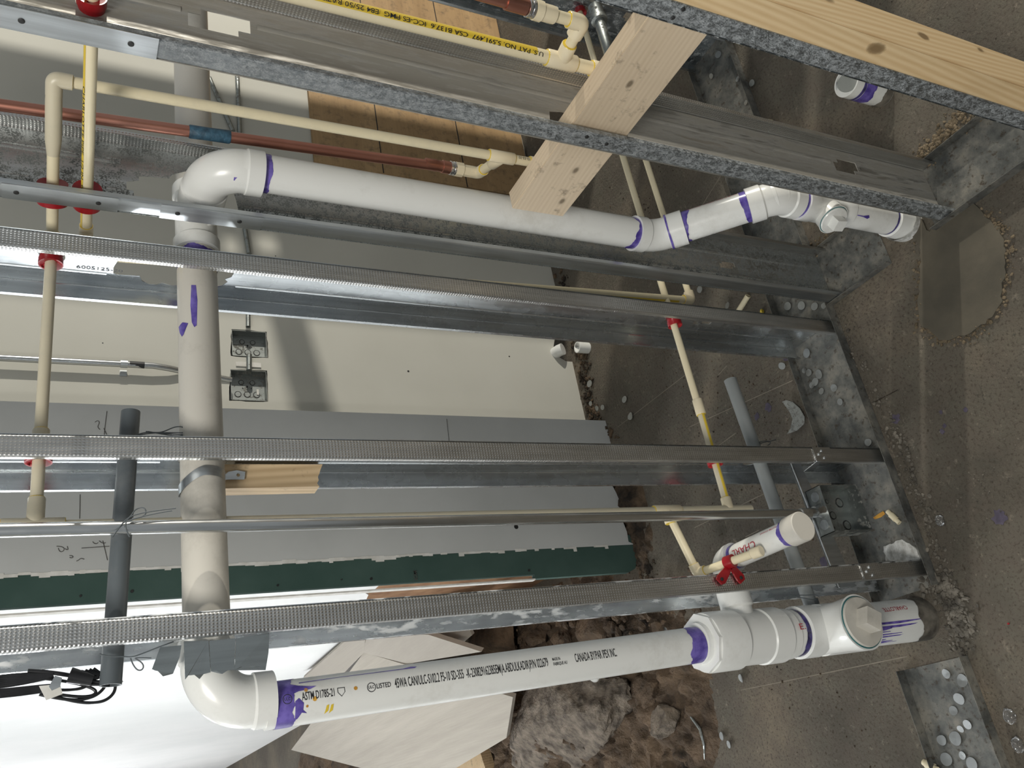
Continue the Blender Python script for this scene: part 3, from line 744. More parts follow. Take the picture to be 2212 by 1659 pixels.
printB('45WA CAN/ULC-S102.2 FS-10 SD-355  -K-2308291623B5EM(A.ABDULKADIR)P/N 022679', 852, 1191, 1472, .0155)
printB('CANADA BY/PAR IPEX INC.', 1242, 1334, 1422, .0155)
printB('LISTED', 814, 845, 1488, .008)
a = at(1196, 1440, y=.035); b = at(1233, 1440, y=.035)
bmx = textmesh('MADE IN', .0075)
for v in bmx.verts: v.co.x *= .55; v.co.y += .0035
wrap(bmx, Bp(a.z), BD, OUTB, BR, .0006); build('printing', bmx, 'ink', dB)
bmx = textmesh('FABRIQUE AU', .0075)
for v in bmx.verts: v.co.x *= .62; v.co.y -= .0045
wrap(bmx, Bp(a.z), BD, OUTB, BR, .0006); build('printing', bmx, 'ink', dB)
# listing mark: ring with ULC, and a small shield
def ringflat(r0, r1, n=28):
    bm = bmesh.new(); A_ = [bm.verts.new((r0 * math.cos(2 * PI * i / n), r0 * math.sin(2 * PI * i / n), 0)) for i in range(n)]; B_ = [bm.verts.new((r1 * math.cos(2 * PI * i / n), r1 * math.sin(2 * PI * i / n), 0)) for i in range(n)]
    for i in range(n): bm.faces.new((A_[i], A_[(i + 1) % n], B_[(i + 1) % n], B_[i]))
    return bm
for u, mt_ in ((803, 'ink'), (620, 'ink')):
    a = at(u, 1490, y=.035); bmx = ringflat(.0062, .0072); wrap(bmx, Bp(a.z), BD, OUTB, BR, .0006); build('listing_mark', bmx, mt_, dB)
    bmx = textmesh('ULC', .0065)
    for v in bmx.verts: v.co.x = v.co.x * .8 - .0052
    wrap(bmx, Bp(a.z), BD, OUTB, BR, .0006); build('printing', bmx, mt_, dB)
a = at(738, 1500, y=.035); bmx = bmesh.new()
sh = [(-.006, .006), (.006, .006), (.006, -.001), (0, -.0075), (-.006, -.001)]
for s_ in (1.0,):
    A_ = [bmx.verts.new((x, y, 0)) for x, y in sh]; B_ = [bmx.verts.new((x * .85, y * .85, 0)) for x, y in sh]
    for i in range(5): bmx.faces.new((A_[i], A_[(i + 1) % 5], B_[(i + 1) % 5], B_[i]))
wrap(bmx, Bp(a.z), BD, OUTB, BR, .0006); build('listing_mark', bmx, 'ink', dB)
# bushing, tee, cleanout and foot
fx = Vector((-.728, BY, 0)); 
def Bz(z): return Vector((-.7285 - .004 * (1 - z / .6), BY, z))
bm = sweep(bmesh.new(), [Bz(.655), Bz(.640)], [.058, .058], 8); 
build('bushing', bm, 'pvc', dB)
tube('bushing_rim', [Bz(.665), Bz(.64)], [.0395, .0415], 'pvc', dB, 32)
band(dB, Bp(.668), -BD, BR, .030, .014, 'purple', seed=3)
band(dB, Bz(.6415), -Z, .0562, .006, .003, 'purple_dark', seed=4)
tube('tee', [Bz(.648), Bz(.642), Bz(.575), Bz(.572), Bz(.505), Bz(.502), Bz(.455), Bz(.452), Bz(.430)], [.0575, .059, .059, .0535, .0535, .0565, .0565, .052, .052], 'pvc', dB, 44)
elbowpts = [Vector((-.70, BY, .540)), Vector((-.655, BY, .540))]
tube('tee_branch', [(-.73, BY, .538), (-.668, BY, .538), (-.664, BY, .538), (-.628, BY, .538)], [.030, .030, .0345, .0345], 'pvc', dB, 36)
band(dB, Bz(.402), Z, .0490, .012, .006, 'purple_dark', seed=14)
tube('coupling', [Bz(.43), Bz(.40), Bz(.398), Bz(.350), Bz(.345), Bz(.30)], [.0485, .0485, .0545, .0545, .049, .049], 'pvc', dB, 44)
# cleanout: body sweeps forward to the round plug
pc = Vector((-.737, -.028, .306))
tube('cleanout_body', [(-.732, .075, .330), (-.735, .02, .312), pc + Vector((0, .012, 0)), pc], [.050, .052, .056, .058], 'pvc', dB, 44)
tube('pipe', [Bz(.33), Bz(.27), Bz(.265), Bz(.20), Bz(.197), Bz(-.03)], [.0545, .0545, .0545, .0545, .0475, .0485], 'pvc', dB, 44)
plug = tube('cleanout_plug', [pc, pc + Vector((0, -.003, 0)), pc + Vector((0, -.006, 0))], [.052, .052, .050], 'pvc_grey', dB, 44)
tube('seal_ring', [pc + Vector((0, -.0005, 0)), pc + Vector((0, -.002, 0))], [.0545, .0535], 'teal', plug, 44)
bm = bmesh.new(); s_ = .019
box(bm, (-s_, -.030, -s_), (s_, 0, s_))
bmesh.ops.rotate(bm, cent=(0, 0, 0), matrix=Matrix.Rotation(math.radians(28), 3, 'Y'), verts=bm.verts[:])
bmesh.ops.translate(bm, vec=pc + Vector((0, -.005, 0)), verts=bm.verts[:])
build('square_nut', bm, 'pvc_grey', plug)
q = random.Random(44)
for i in range(9):
    y0 = -.040 + i * .006 + q.uniform(-.002, .002); L = q.uniform(.04, .16)
    pts = [(0, y0 - .0018), (L * .5, y0 - .0016 + q.uniform(-.002, .002)), (L, y0), (L * .97, y0 + .0014), (L * .5, y0 + .0018), (0, y0 + .0022)]
    blot(dB, pts, Bz(.21), -Z, Vector((-.35, -1, 0)), .0478, 'purple')
band(dB, Bz(-.001), Z, .0487, .045, .02, 'gravel', 'cement_smear', seed=31)
print_on(dB, 'CHARLOTTE', Bz(.085), Z, Vector((.55, -1, 0)), .0478, .078, .011, 'ink_red')
print_on(dB, 'E.', Bz(.405) + Vector((0, 0, .034)), -Z, Vector((.05, -1, 0)), .0565, .016, .013, 'ink_red')
# capped stub
st = thing('capped_stub', 'short capped white pipe with red lettering pointing at the viewer', 'pipe', (-.569, BY, .54))
elbow('elbow', (-.569, BY, .540), -X, -Y, .022, .0285, .034, .0305, 'pvc', st, 36, .016)
tube('pipe', [(-.569, .05, .540), (-.569, -.155, .538)], .0245, 'pvc', st, 36)
tube('cap', [(-.569, -.135, .538), (-.569, -.137, .538), (-.569, -.170, .538), (-.569, -.1715, .538)], [.0255, .0292, .0292, .0275], 'pvc_grey', st, 36)
band(st, (-.569, -.136, .538), Y, .0245, .012, .006, 'purple', seed=6)
band(st, (-.569, .031, .5398), -Y, .0245, .011, .004, 'purple', seed=7)
print_on(st, 'CHARL', (-.569, -.060, .5390), Y, Vector((.06, 0, 1)), .0245, .072, .0150, 'ink_red')
print_on(st, 'ASTM D2665', (-.569, -.125, .5385), Y, Vector((.75, 0, 1)), .0245, .05, .004, 'ink_red')

# ------------------------------------------------------------------ RIGHT DRAIN (pipe A)
AX = .152; AY = -.090; AR = .0348
dA = thing('drain_pipe', 'white drain pipe with a sideways offset crossing the upper middle', 'pipe', (.14, -.28, 0), 'white drain pipes')
elbow('elbow', (AX, AY, 1.592), -Z, Y, .060, VR + .0042, .030, VR + .0065, 'pvc', dA, 44, .045)
tube('hub', [(AX, .035, 1.592), (AX, .075, 1.592)], .038, 'pvc', dA, 40)
pa = Vector((.155, AY, 1.525)); pb = Vector((.150, AY, .640)); ka = Vector((.150, AY, .620)); kb = Vector((.146, -.287, .425))
tube('pipe', [pa, ka], AR, 'pvc', dA, 44)
band(dA, (.155, AY, 1.502), -Z, AR, .010, .006, 'purple', seed=10)
blot(dA, [(0, -.003), (.012, -.006), (.03, -.003), (.05, -.004), (.05, .001), (.03, .002), (.012, .004), (0, .003)], (.155, AY, 1.555), -Z, Vector((-1, -.45, 0)), .0405, 'purple')
OD = (kb - ka).normalized()
elbow('elbow', ka, Z, OD, .030, AR + .002, .030, AR + .0052, 'pvc', dA, 44, .040)
band(dA, ka + Z * .0602, Z, AR, .016, .012, 'purple', seed=12)
tube('pipe', [ka + OD * .05, kb], AR, 'pvc', dA, 44)
band(dA, ka + OD * .0705, OD, AR, .010, .010, 'purple', seed=13)
band(dA, ka + OD * .032, OD, AR + .0052, .004, .002, 'purple', seed=16, over=.0008)
elbow('elbow', kb, -OD, -Z, .028, AR + .002, .034, AR + .0052, 'pvc', dA, 44, .030)
band(dA, kb - OD * .0625, -OD, AR, .012, .005, 'purple', seed=17)
print_on(dA, 'ASTM D 2665  NSF-pw  PVC 1120', kb - OD * .078, -OD, Vector((.75, -.55, .6)), AR, .115, .0045, 'ink_red')
c2 = Vector((.146, -.287, 0))
tube('pipe', [c2 + Z * .42, c2 + Z * .335], AR, 'pvc', dA, 44)
band(dA, c2 + Z * .366, -Z, AR, .010, .004, 'purple', seed=18)
tube('cleanout_tee', [c2 + Z * .356, c2 + Z * .325, c2 + Z * .322, c2 + Z * .245, c2 + Z * .242, c2 + Z * .212], [.0405, .0405, .0385, .0385, .0405, .0405], 'pvc', dA, 44)
pn = Vector((-.93, -.36, 0)).normalized(); pc2 = Vector((.098, -.302, .284))
tube('cleanout_neck', [c2 + Z * .287, pc2 - pn * .006, pc2], [.030, .034, .036], 'pvc', dA, 40)
plug = tube('cleanout_plug', [pc2, pc2 + pn * .003, pc2 + pn * .005], [.0325, .0325, .031], 'pvc', dA, 40)
tube('seal_ring', [pc2 + pn * .0003, pc2 + pn * .0012], [.0342, .0335], 'teal', plug, 40)
bm = bmesh.new(); s_ = .013; box(bm, (-s_, -s_, 0), (s_, s_, .024))
bmesh.ops.rotate(bm, cent=(0, 0, 0), matrix=pn.to_track_quat('Z', 'Y').to_matrix() @ Matrix.Rotation(.12, 3, 'Z'), verts=bm.verts[:]); bmesh.ops.translate(bm, vec=pc2 + pn * .004, verts=bm.verts[:])
build('square_nut', bm, 'pvc', plug)
tube('pipe', [c2 + Z * .22, c2 + Z * -.03], .0362, 'pvc', dA, 44)
blot(dA, [(0, -.001), (.02, -.0015), (.035, -.004), (.04, 0), (.036, .005), (.028, .003), (.02, .001), (0, .001)], c2 + Z * .208, -Z, Vector((-.85, -.7, 0)), .0385, 'purple')
tube('bushing', [c2 + Z * .062, c2 + Z * .06, c2 + Z * .02, c2 + Z * .0], [.038, .041, .042, .046], 'pvc', dA, 40)
band(dA, c2 + Z * .0635, Z, .0362, .007, .004, 'purple_dark', seed=19)
band(dA, c2 + Z * .004, Z, .0458, .025, .014, 'crust', 'cement_smear', seed=33)

# ------------------------------------------------------------------ CPVC SUPPLY LINES
CR = .0094
def stripe(parent, a, b, r, out, wd=.0042, over=.0004):
    a = Vector(a); b = Vector(b); d = b - a
    bm = bmesh.new(); n = 1; vs = [(0, -wd), (d.length, -wd), (d.length, wd), (0, wd)]
    f = bm.faces.new([bm.verts.new((x, y, 0)) for x, y in vs])
    for i in range(1, 6): bmesh.ops.bisect_plane(bm, geom=bm.verts[:] + bm.edges[:] + bm.faces[:], plane_co=(0, -wd + 2 * wd * i / 6, 0), plane_no=(0, 1, 0))
    wrap(bm, a, d, out, r, over); return build('yellow_stripe', bm, 'yellow', parent)
def fit(name, a, b, parent, r=.0128, mat='cpvc_fit', glue=(1, 1)):
    a = Vector(a); b = Vector(b); d = (b - a).normalized()
    o = tube(name, [a, a + d * .0015, b - d * .0015, b], [r - .001, r, r, r - .001], mat, parent, 26)
    if glue[0]: tube('glue_ring', [a - d * .0006, a + d * .0010], [r - .0012, r - .0004], 'yellow', o, 22)
    if glue[1]: tube('glue_ring', [b - d * .0010, b + d * .0006], [r - .0004, r - .0012], 'yellow', o, 22)
    return o
def fit_elbow(P, d1, d2, parent, r=.0125, L=.024, mat='cpvc_fit'):
    P = Vector(P); d1 = Vector(d1).normalized(); d2 = Vector(d2).normalized()
    pts = [P + d1 * L] + arc(P, d1, d2, .007, 8) + [P + d2 * L]
    o = tube('elbow', pts, r, mat, parent, 26, auto=.9)
    for d in (d1, d2): tube('glue_ring', [P + d * (L - .0008), P + d * (L + .0006)], [r * .97, r * .9], 'yellow', o, 22)
    return o
# upper-left line: vertical + turn through the corner + level run to the left
L1 = thing('supply_pipe', 'cream plastic pipe with elbow at upper left, running along the copper pipe', 'pipe', (.11, -.28, .95), 'cream supply pipes')
e1 = Vector((.128, -.262, 1.829)); 
P1a = at(150, 175, x=.118); v1b = Vector((.213, -.185, .93))
e1 = Vector((.196, -.185, 1.838))
tube('pipe', [e1, v1b], CR, 'cpvc', L1, 26)
e1b = Vector((.058, .07, 1.832)); dd = (e1b - e1).normalized()
fit_elbow(e1, -Z, dd, L1, .0125, .026, 'cpvc_dull')
tube('reducer', [e1 + dd * .022, e1 + dd * .035, e1 + dd * .10, e1 + dd * .125], [.0118, .0126, .0124, .0096], 'cpvc_dull', L1, 26)
tube('pipe', [e1 + dd * .11, e1b], CR, 'cpvc', L1, 26)
fit_elbow(e1b, -dd, -X, L1, .0125, .024, 'cpvc_dull')
tube('pipe', [e1b, (-.44, .07, 1.830)], CR, 'cpvc_dull', L1, 26)
fit('coupling', (-.292, .07, 1.830), (-.328, .07, 1.830), L1, .0125, 'cpvc_dull')
fit('tee', (-.449, .07, 1.875), (-.449, .07, 1.79), L1, .0125, 'cpvc_dull')
fit('tee_branch', (-.405, .07, 1.830), (-.445, .07, 1.830), L1, .0125, 'cpvc_dull', (1, 0))
tube('pipe', [(-.449, .07, 2.3), (-.453, .07, .42)], CR, 'cpvc_dull', L1, 26)
# tee and link to the copper line
zt = 1.02
def onv(z): t_ = (e1.z - z) / (e1.z - v1b.z); return e1.lerp(v1b, t_)
ta = at(1055, 334, y=-.185); tb = at(1110, 345, y=-.185)
fit('tee', onv(ta.z), onv(tb.z), L1, .0125)
fit('coupling', onv(at(1143, 350, y=-.185).z), onv(.94), L1, .0125)
cpc = Vector((.252, -.085, 0)); zc = at(1085, 345, y=-.185).z
fit('tee_branch', onv(zc), onv(zc) + (Vector((cpc.x, cpc.y, zc)) - onv(zc)).normalized() * .045, L1, .0125, 'cpvc_fit', (0, 1))
tube('pipe', [onv(zc), (cpc.x, cpc.y, zc)], CR, 'cpvc', L1, 24)
fit_elbow((cpc.x, cpc.y, zc), onv(zc) - Vector((cpc.x, cpc.y, zc)), Z, L1, .0125, .024)
tube('pipe', [(cpc.x, cpc.y, zc), (cpc.x, cpc.y, zc + .07)], CR, 'cpvc', L1, 24)
zf = at(998, 372, y=-.08).z
tube('adapter', [(cpc.x, cpc.y, zf - .022), (cpc.x, cpc.y, zf - .018), (cpc.x, cpc.y, zf), (cpc.x, cpc.y, zf + .002), (cpc.x, cpc.y, zf + .018)], [.0125, .0128, .0128, .0155, .0155], 'cpvc_fit', L1, 10)
print_on(L1, '12-22-22', onv(at(1140, 350, y=-.185).z) , Z, Vector((-.2, -1, .0)), CR, .026, .005)
# copper pipe
cop = thing('copper_pipe', 'copper pipe beside the white elbow, wrapped once in blue tape', 'pipe', (.252, -.085, zf), 'copper pipes')
ct = Vector((.220, -.078, 1.95)); cb = Vector((cpc.x, cpc.y, zf + .03))
def onc(z): return ct.lerp(cb, (ct.z - z) / (ct.z - cb.z))
tube('pipe', [ct + (ct - cb).normalized() * .5, cb], .0103, 'copper', cop, 28)
o = tube('tape', [onc(at(u_, 290, y=-.08).z) for u_ in (408, 410, 450, 494, 497)], [.0112, .0122, .0118, .0124, .0112], 'tape', cop, 24)
for i in range(2):
    z0 = zf + .016 + i * .008
    tube('chrome_nut', [(cpc.x, cpc.y, z0), (cpc.x, cpc.y, z0 + .001), (cpc.x, cpc.y, z0 + .006), (cpc.x, cpc.y, z0 + .007)], [.0125, .0145, .0145, .0125], 'cable_end', cop, 20)
tube('fitting', [(cpc.x, cpc.y, zf + .030), (cpc.x, cpc.y, zf + .047), (cpc.x, cpc.y, zf + .048), (cpc.x, cpc.y, zf + .060), (cpc.x, cpc.y, zf + .061), (cpc.x, cpc.y, zf + .085)], [.0135, .0135, .0118, .0118, .0124, .0118], 'copper', cop, 20)
# second line through the return wall, with yellow stripe and lettering
L2 = thing('supply_pipe', 'cream pipe with yellow stripe hanging straight down at upper left', 'pipe', (.1, .07, .41), 'cream supply pipes')
a2 = Vector((.183, -.60, 1.797)); b2 = Vector((.094, .07, 1.780)); D2 = (b2 - a2).normalized()
tube('pipe', [a2, b2], CR, 'cpvc', L2, 26)
OUT2 = Vector((-.20, 0, .45)); OUT2 = Vector((-.55, 0, 1))
stripe(L2, a2, b2, CR, OUT2, .0030)
print_on(L2, 'CHARLOTTE PIPE  1/2 IN  SDR 11', a2 + D2 * .355, D2, Vector((-.62, 0, 1)), CR, .25, .0052)
b2c = Vector((.048, .072, 1.779))
fit_elbow(b2, -D2, -X, L2, .0115, .018)
tube('pipe', [b2, b2c], CR, 'cpvc', L2, 26)
fit_elbow(b2c, X, -Z, L2, .0105, .018)
tube('pipe', [b2c, (.100, .07, .412)], CR, 'cpvc', L2, 26)
stripe(L2, b2c.lerp(Vector((.100, .07, .412)), .05), b2c.lerp(Vector((.100, .07, .412)), .97), CR, Vector((-1, -.35, 0)), .003)
fit_elbow((.100, .07, .410), Z, X, L2)
tube('pipe', [(.100, .07, .410), (1.3, .07, .435)], CR * .85, 'cpvc', L2, 24)
# yellow labelled line between the dusty stud and the wooden stud
L3 = thing('supply_pipe', 'cream and yellow pipe with upside-down black lettering, top centre', 'pipe', (.178, -.465, 1.03), 'cream supply pipes')
c3 = Vector((.178, -.455, 2.1)); d3 = Vector((.178, -.470, .98)); r3 = .0118
def on3(z): return c3.lerp(d3, (c3.z - z) / (c3.z - d3.z))
tube('pipe', [c3, on3(1.0)], r3, 'cpvc', L3, 28)
stripe(L3, c3, on3(1.125), r3, Vector((-.12, -1, .0)), .0085)
zz3 = lambda u, v: at(u, v, x=.178).z
print_on(L3, "U.S. PAT NO. 5,591,497  CSA B137.6  ICC-ES PMG  E84 25/50 RATED  MADE IN USA 3107", on3(zz3(1160, 130)), Z, Vector((-.72, -1, 0)), r3, 1.62 - zz3(1160, 130), .0070, over=.0010)
t0, t1 = zz3(1177, 128), zz3(1240, 143)
fit('tee', on3(t0), on3(t1), L3, .0148)
fit('coupling', on3(zz3(1273, 152)), on3(.99), L3, .0148)
zc3 = zz3(1212, 133); cy = -.550
fit('tee_branch', on3(zc3), (.178, -.505, zc3 + .004), L3, .0135, 'cpvc_fit', (0, 1))
tube('pipe', [on3(zc3), (.178, cy, zc3 + .006)], .0095, 'cpvc', L3, 24)
ec = Vector((.178, cy, zc3 + .006))
fit_elbow(ec, Y, Z, L3, .0138, .026)
tube('pipe', [ec, ec + Z * .12], .0098, 'cpvc', L3, 24)
tube('adapter', [ec + Z * .052, ec + Z * .056, ec + Z * .075, ec + Z * .077, ec + Z * .09], [.0138, .0142, .0142, .0165, .0165], 'cpvc_fit', L3, 12)
cop2 = thing('copper_pipe', 'short end of copper pipe with crimped ring at top edge', 'pipe', ec + Z * .09, 'copper pipes')
for i in range(2):
    z0 = ec + Z * (.090 + i * .007); tube('chrome_nut', [z0, z0 + Z * .001, z0 + Z * .005, z0 + Z * .006], [.013, .015, .015, .013], 'cable_end', cop2, 20)
tube('fitting', [ec + Z * .104, ec + Z * .14], .013, 'copper', cop2, 16)
tube('pipe', [ec + Z * .13, ec + Z * .8], .0103, 'copper', cop2, 24)
# low lines along the floor
L4 = thing('supply_pipe', 'thin cream pipe running low through the studs behind everything', 'pipe', (-.45, .07, .485), 'cream supply pipes')
tube('pipe', [(1.3, .07, .505), (.5, .07, .496), (-.19, .07, .485)], CR * .9, 'cpvc', L4, 24)
fit('coupling', (-.182, .07, .484), (-.222, .07, .484), L4, .0118, 'cpvc_fit', (0, 1))
tube('pipe', [(-.21, .07, .484), (-.45, .07, .484)], CR * .92, 'cpvc_dull', L4, 24)
stripe(L4, (-.222, .07, .484), (-.43, .07, .484), CR * .92, Vector((0, -1, .2)), .003)
fit('coupling', (-.425, .07, .484), (-.452, .07, .484), L4, .0118, 'cpvc_fit', (1, 0))
L5 = thing('capped_supply_stub', 'thin cream capped pipe held by the red strap, pointing at viewer', 'pipe', (-.589, .07, .63))
fit('tee', (-.4515, .07, .69), (-.4515, .07, .62), L5, .0118)
fit('tee_branch', (-.453, .07, .655), (-.480, .07, .654), L5, .0118, 'cpvc_fit', (0, 1))
s5a = Vector((-.4515, .07, .655)); s5b = Vector((-.589, .07, .617)); s5c = Vector((-.589, -.082, .575))
tube('pipe', [s5a, s5b], .0085, 'cpvc', L5, 24)
fit_elbow(s5b, s5a - s5b, s5c - s5b, L5, .0112, .02)
tube('pipe', [s5b, s5c], .0085, 'cpvc', L5, 24)
dc = (s5c - s5b).normalized()
tube('cap', [s5c - dc * .022, s5c - dc * .020, s5c, s5c + dc * .0015], [.0095, .0112, .0112, .0095], 'cpvc_fit', L5, 26)
# pipe ends lying or rising behind
gp = thing('steel_pipe', 'dirty grey metal pipe with threaded coupling, top centre', 'pipe', (1.09, .07, .44))
g0 = at(1290, 30, y=.0); g1 = at(1345, 175, y=.0)
gd = Vector((-1, 0, 0)); g0 = Vector((g0.x, .0, g0.z)); 
tube('pipe', [g0 + X * .02, g0 - X * .30], .0150, 'box_steel', gp, 26)
tube('coupling', [g0 + X * .03, g0 + X * .028, g0 - X * .012, g0 - X * .014, g0 - X * .030, g0 - X * .032], [.017, .0205, .0205, .0235, .0235, .018], 'box_steel', gp, 26)

# red grommets and straps
def hollow_(name, a, b, r, th_, mat, parent, seg=28):
    a = Vector(a); b = Vector(b); e = (b - a).normalized()
    return tube(name, [a + e * .0001, a, b, b, a + e * .0001], [r - th_, r, r, r - th_, r - th_], mat, parent, seg)
def grommet(c, d, label, r=.0195):
    c = Vector(c); d = Vector(d).normalized()
    t = thing('pipe_grommet', label, 'clamp', c, 'red pipe grommets')
    tube('collar', [c - d * .012, c + d * .012], r * .9, 'red', t, 28)
    for s_, nm_ in ((-1, 'rim'), (1, 'rim')):
        hollow_(nm_, c + d * s_ * .006, c + d * s_ * .018, r, .0025, 'red', t)
        bm = bmesh.new(); u = d.orthogonal().normalized(); v = d.cross(u)
        for k in range(2):
            w_ = (u if k else v); x_ = (v if k else u); o_ = c + d * s_ * .014
            f = bm.faces.new([bm.verts.new(o_ + w_ * a_ + x_ * b_) for a_, b_ in ((-.0018, -r * .95), (.0018, -r * .95), (.0018, r * .95), (-.0018, r * .95))])
            r_ = bmesh.ops.extrude_face_region(bm, geom=[f])
            for q_ in r_['geom']:
                if isinstance(q_, bmesh.types.BMVert): q_.co -= d * s_ * .006
        bmesh.ops.recalc_face_normals(bm, faces=bm.faces[:]); build('spokes', bm, 'red', t)
    return t
grommet(e1 + dd * ((-.016 - e1.y) / dd.y), dd, 'red clamp on cream pipe, upper left, nearest the picture edge', .0235)
grommet((.106, -.016, 1.782), D2, 'red clamp round the yellow-striped pipe at the plated stud', .0235)
grommet((.152, -.380, 1.792), D2, 'dark red clamp at the top left edge of the picture')
grommet((.036, .07, 1.832), X, 'dark red clamp on cream pipe near stamped stud number')
grommet((-.330, .07, 1.831), X, 'red clamp on cream pipe at left end of middle stud')
grommet((.036, .07, .485), X, 'dark red clamp low on the wide bright stud', .0175)
grommet((-.330, .07, .485), X, 'bright red clamp low on the middle stud', .0175)
grommet((1.106, .07, .50), X, 'bright red clamp behind the wooden block at top', .0175)
grommet((1.106, .07, .432), X, 'small red clamp partly hidden by the wooden block', .0175)
t = thing('pipe_strap', 'red screwed strap holding the thin capped pipe to lowest stud', 'clamp', (-.589, -.002, .6), None)
c = Vector((-.589, -.008, .5955))
tube('loop', [c + Vector((0, .008, .0022)), c - Vector((0, .010, .0028))], .0135, 'red', t, 28)
for sx, (zx, xx) in enumerate(((.028, -.030), (-.022, -.026))):
    P0 = Vector((-.594, -.003, .592)); zc_ = .575 + zx
    e = Vector((-.622, -.003, .600 + zx - .002))
    bm = bmesh.new(); d_ = (e - P0); n_ = Vector((d_.z, 0, -d_.x)).normalized()
    w0, w1 = .006, .011
    loop = [P0 - n_ * w0, e - n_ * w1, e + d_.normalized() * .008 - n_ * w1 * .6, e + d_.normalized() * .008 + n_ * w1 * .8, e + n_ * w1, P0 + n_ * w0]
    f = bm.faces.new([bm.verts.new(p_) for p_ in loop]); r_ = bmesh.ops.extrude_face_region(bm, geom=[f])
    for v in r_['geom']:
        if isinstance(v, bmesh.types.BMVert): v.co.y -= .004
    bmesh.ops.recalc_face_normals(bm, faces=bm.faces[:])
    leg_ = build('foot', bm, 'red', t); screw(leg_, (e.x, -.0075, e.z), -Y, .0036)

# ------------------------------------------------------------------ CONDUITS
cd1 = thing('plastic_conduit', 'dark grey plastic conduit crossing studs at left, wired up', 'conduit', (-.67, .07, 1.72), 'dark conduits')
ca = Vector((-.257, .07, 1.702)); cb_ = Vector((-.690, .07, 1.722)); n_ = (cb_ - ca).normalized()
def hollow(name, a, b, r, th_, mat, parent, seg=30):
    a = Vector(a); b = Vector(b)
    return tube(name, [a + (b - a).normalized() * .03, a, a, b, b, b - (b - a).normalized() * .03], [r - th_, r - th_, r, r, r - th_, r - th_], mat, parent, seg)
hollow('pipe', ca, cb_, .0150, .003, 'conduit', cd1)
cd2 = thing('plastic_conduit', 'grey conduit low behind the studs near the junction box', 'conduit', (-.67, .09, .33), 'dark conduits')
MT['conduit2'] = plastic('grey_conduit', (.22, .235, .235), .36, dirt=.3, dcol=(.3, .27, .22))
hollow('pipe', at(1577, 820, y=.09), at(1752, 1308, y=.09), .0155, .003, 'conduit2', cd2)
e_ = at(1752, 1300, y=.09); dn = (at(1752, 1308, y=.09) - at(1577, 820, y=.09)).normalized()
tube('dark_plug', [e_ - dn * .004, e_ + dn * .022], .0165, 'conduit', cd2, 24)
emt = thing('metal_conduit', 'shiny thin metal conduit running along left to right below middle', 'conduit', (-.489, -.01, .25), 'metal conduits')
em0 = at(-300, 1152, y=-.005); em1 = at(1690, 1107, y=.005)
ej = Vector((-.489, .006, .30))
tube('pipe', [em0, Vector((em0.x * 0 - .489, 0.0, .42)), ej + Z * .03, ej + Vector((.004, .0, .01)), Vector((-.479, .026, .275))], .0102, 'emt', emt, 28)
tube('collar', [(-.489, .004, .345), (-.489, .004, .34), (-.489, .005, .318)], [.0115, .0125, .0125], 'emt', emt, 22)
wem = thing('metal_conduit', 'metal conduit strapped flat on the cream wall at left', 'conduit', (.4, YC - .02, 1.45), 'metal conduits')
w0 = at(-60, 770, y=YC - .03); w1 = at(330, 790, y=YC - .03); w2 = at(400, 803, y=YC - .012); w3 = at(500, 821, y=YC + .0)
tube('pipe', [w0 + (w0 - w1) * .5, w0, w1, w1.lerp(w2, .5) + Vector((0, -.003, 0)), w2, w3], .0098, 'emt', wem, 22)
ps = at(268, 786, y=YC - .03)
tube('strap', [ps + Z * .010, ps - Z * .010], .0122, 'plate', wem, 20)
build('strap_foot', boxbm((ps.x - .028, YC - .004, ps.z - .010), (ps.x - .008, YC - .0015, ps.z + .010)), 'plate', wem)
lb = tube('paper_label', [at(280, 787, y=YC - .03), at(312, 789, y=YC - .03)], .0101, 'ink', wem, 20)
for k, (pa_, pb_, r_, lab) in enumerate((((452, 168), (503, 283), .0085, 'slanting short metal pipe leaning by the far wall'), ((512, 152), (518, 292), .0085, 'upright-looking dark metal pipe let into the far wall'), ((528, 488), (538, 548), .0085, 'short metal pipe end let into cream wall, above boxes'), ((536, 680), (536, 706), .0078, 'stub of metal pipe entering the upper wall box'))):
    o = tube('metal_conduit', [at(*pa_, y=YC - .012), at(*pb_, y=YC - .012)], r_, 'box_steel', None, 20); tag(o, lab, 'conduit', 'metal conduits')

# tie wires
def wire(name, pts_px, label, y=.03, r=.0010, mat='conduit'):
    cu = bpy.data.curves.new(name, 'CURVE'); cu.dimensions = '3D'; cu.bevel_depth = r; cu.bevel_resolution = 2; cu.resolution_u = 8
    for pp in pts_px:
        s = cu.splines.new('NURBS'); s.points.add(len(pp) - 1); s.order_u = 4; s.use_endpoint_u = True
        for p_, (u, v, *yy) in zip(s.points, pp):
            P_ = at(u, v, y=(yy[0] if yy else y)); p_.co = (*P_, 1)
    tmp = bpy.data.objects.new('t', cu); C.objects.link(tmp); dg = bpy.context.evaluated_depsgraph_get()
    me = bpy.data.meshes.new_from_object(tmp.evaluated_get(dg)); bpy.data.objects.remove(tmp)
    o = link(name, me, mat, None, True); 
    if label: tag(o, label, 'wire', 'tie wires')
    return o
wire('tie_wire', [[(262, 944), (285, 944), (315, 934), (370, 934), (437, 936)], [(290, 942), (315, 930), (345, 940), (375, 920), (400, 922), (408, 935), (395, 944), (360, 940), (320, 932)], [(315, 932), (360, 938), (452, 942)]], 'looped tie wire above the middle stud at the dark conduit', .055)
wire('tie_wire', [[(243, 1160), (262, 1133), (272, 1120), (300, 1106), (380, 1098)], [(280, 1160), (264, 1132), (285, 1115), (290, 1100), (310, 1094), (318, 1105), (312, 1118), (285, 1120)], [(265, 1130), (300, 1115), (340, 1108), (372, 1103)]], 'looped tie wire knotted round the shiny conduit', -.018)
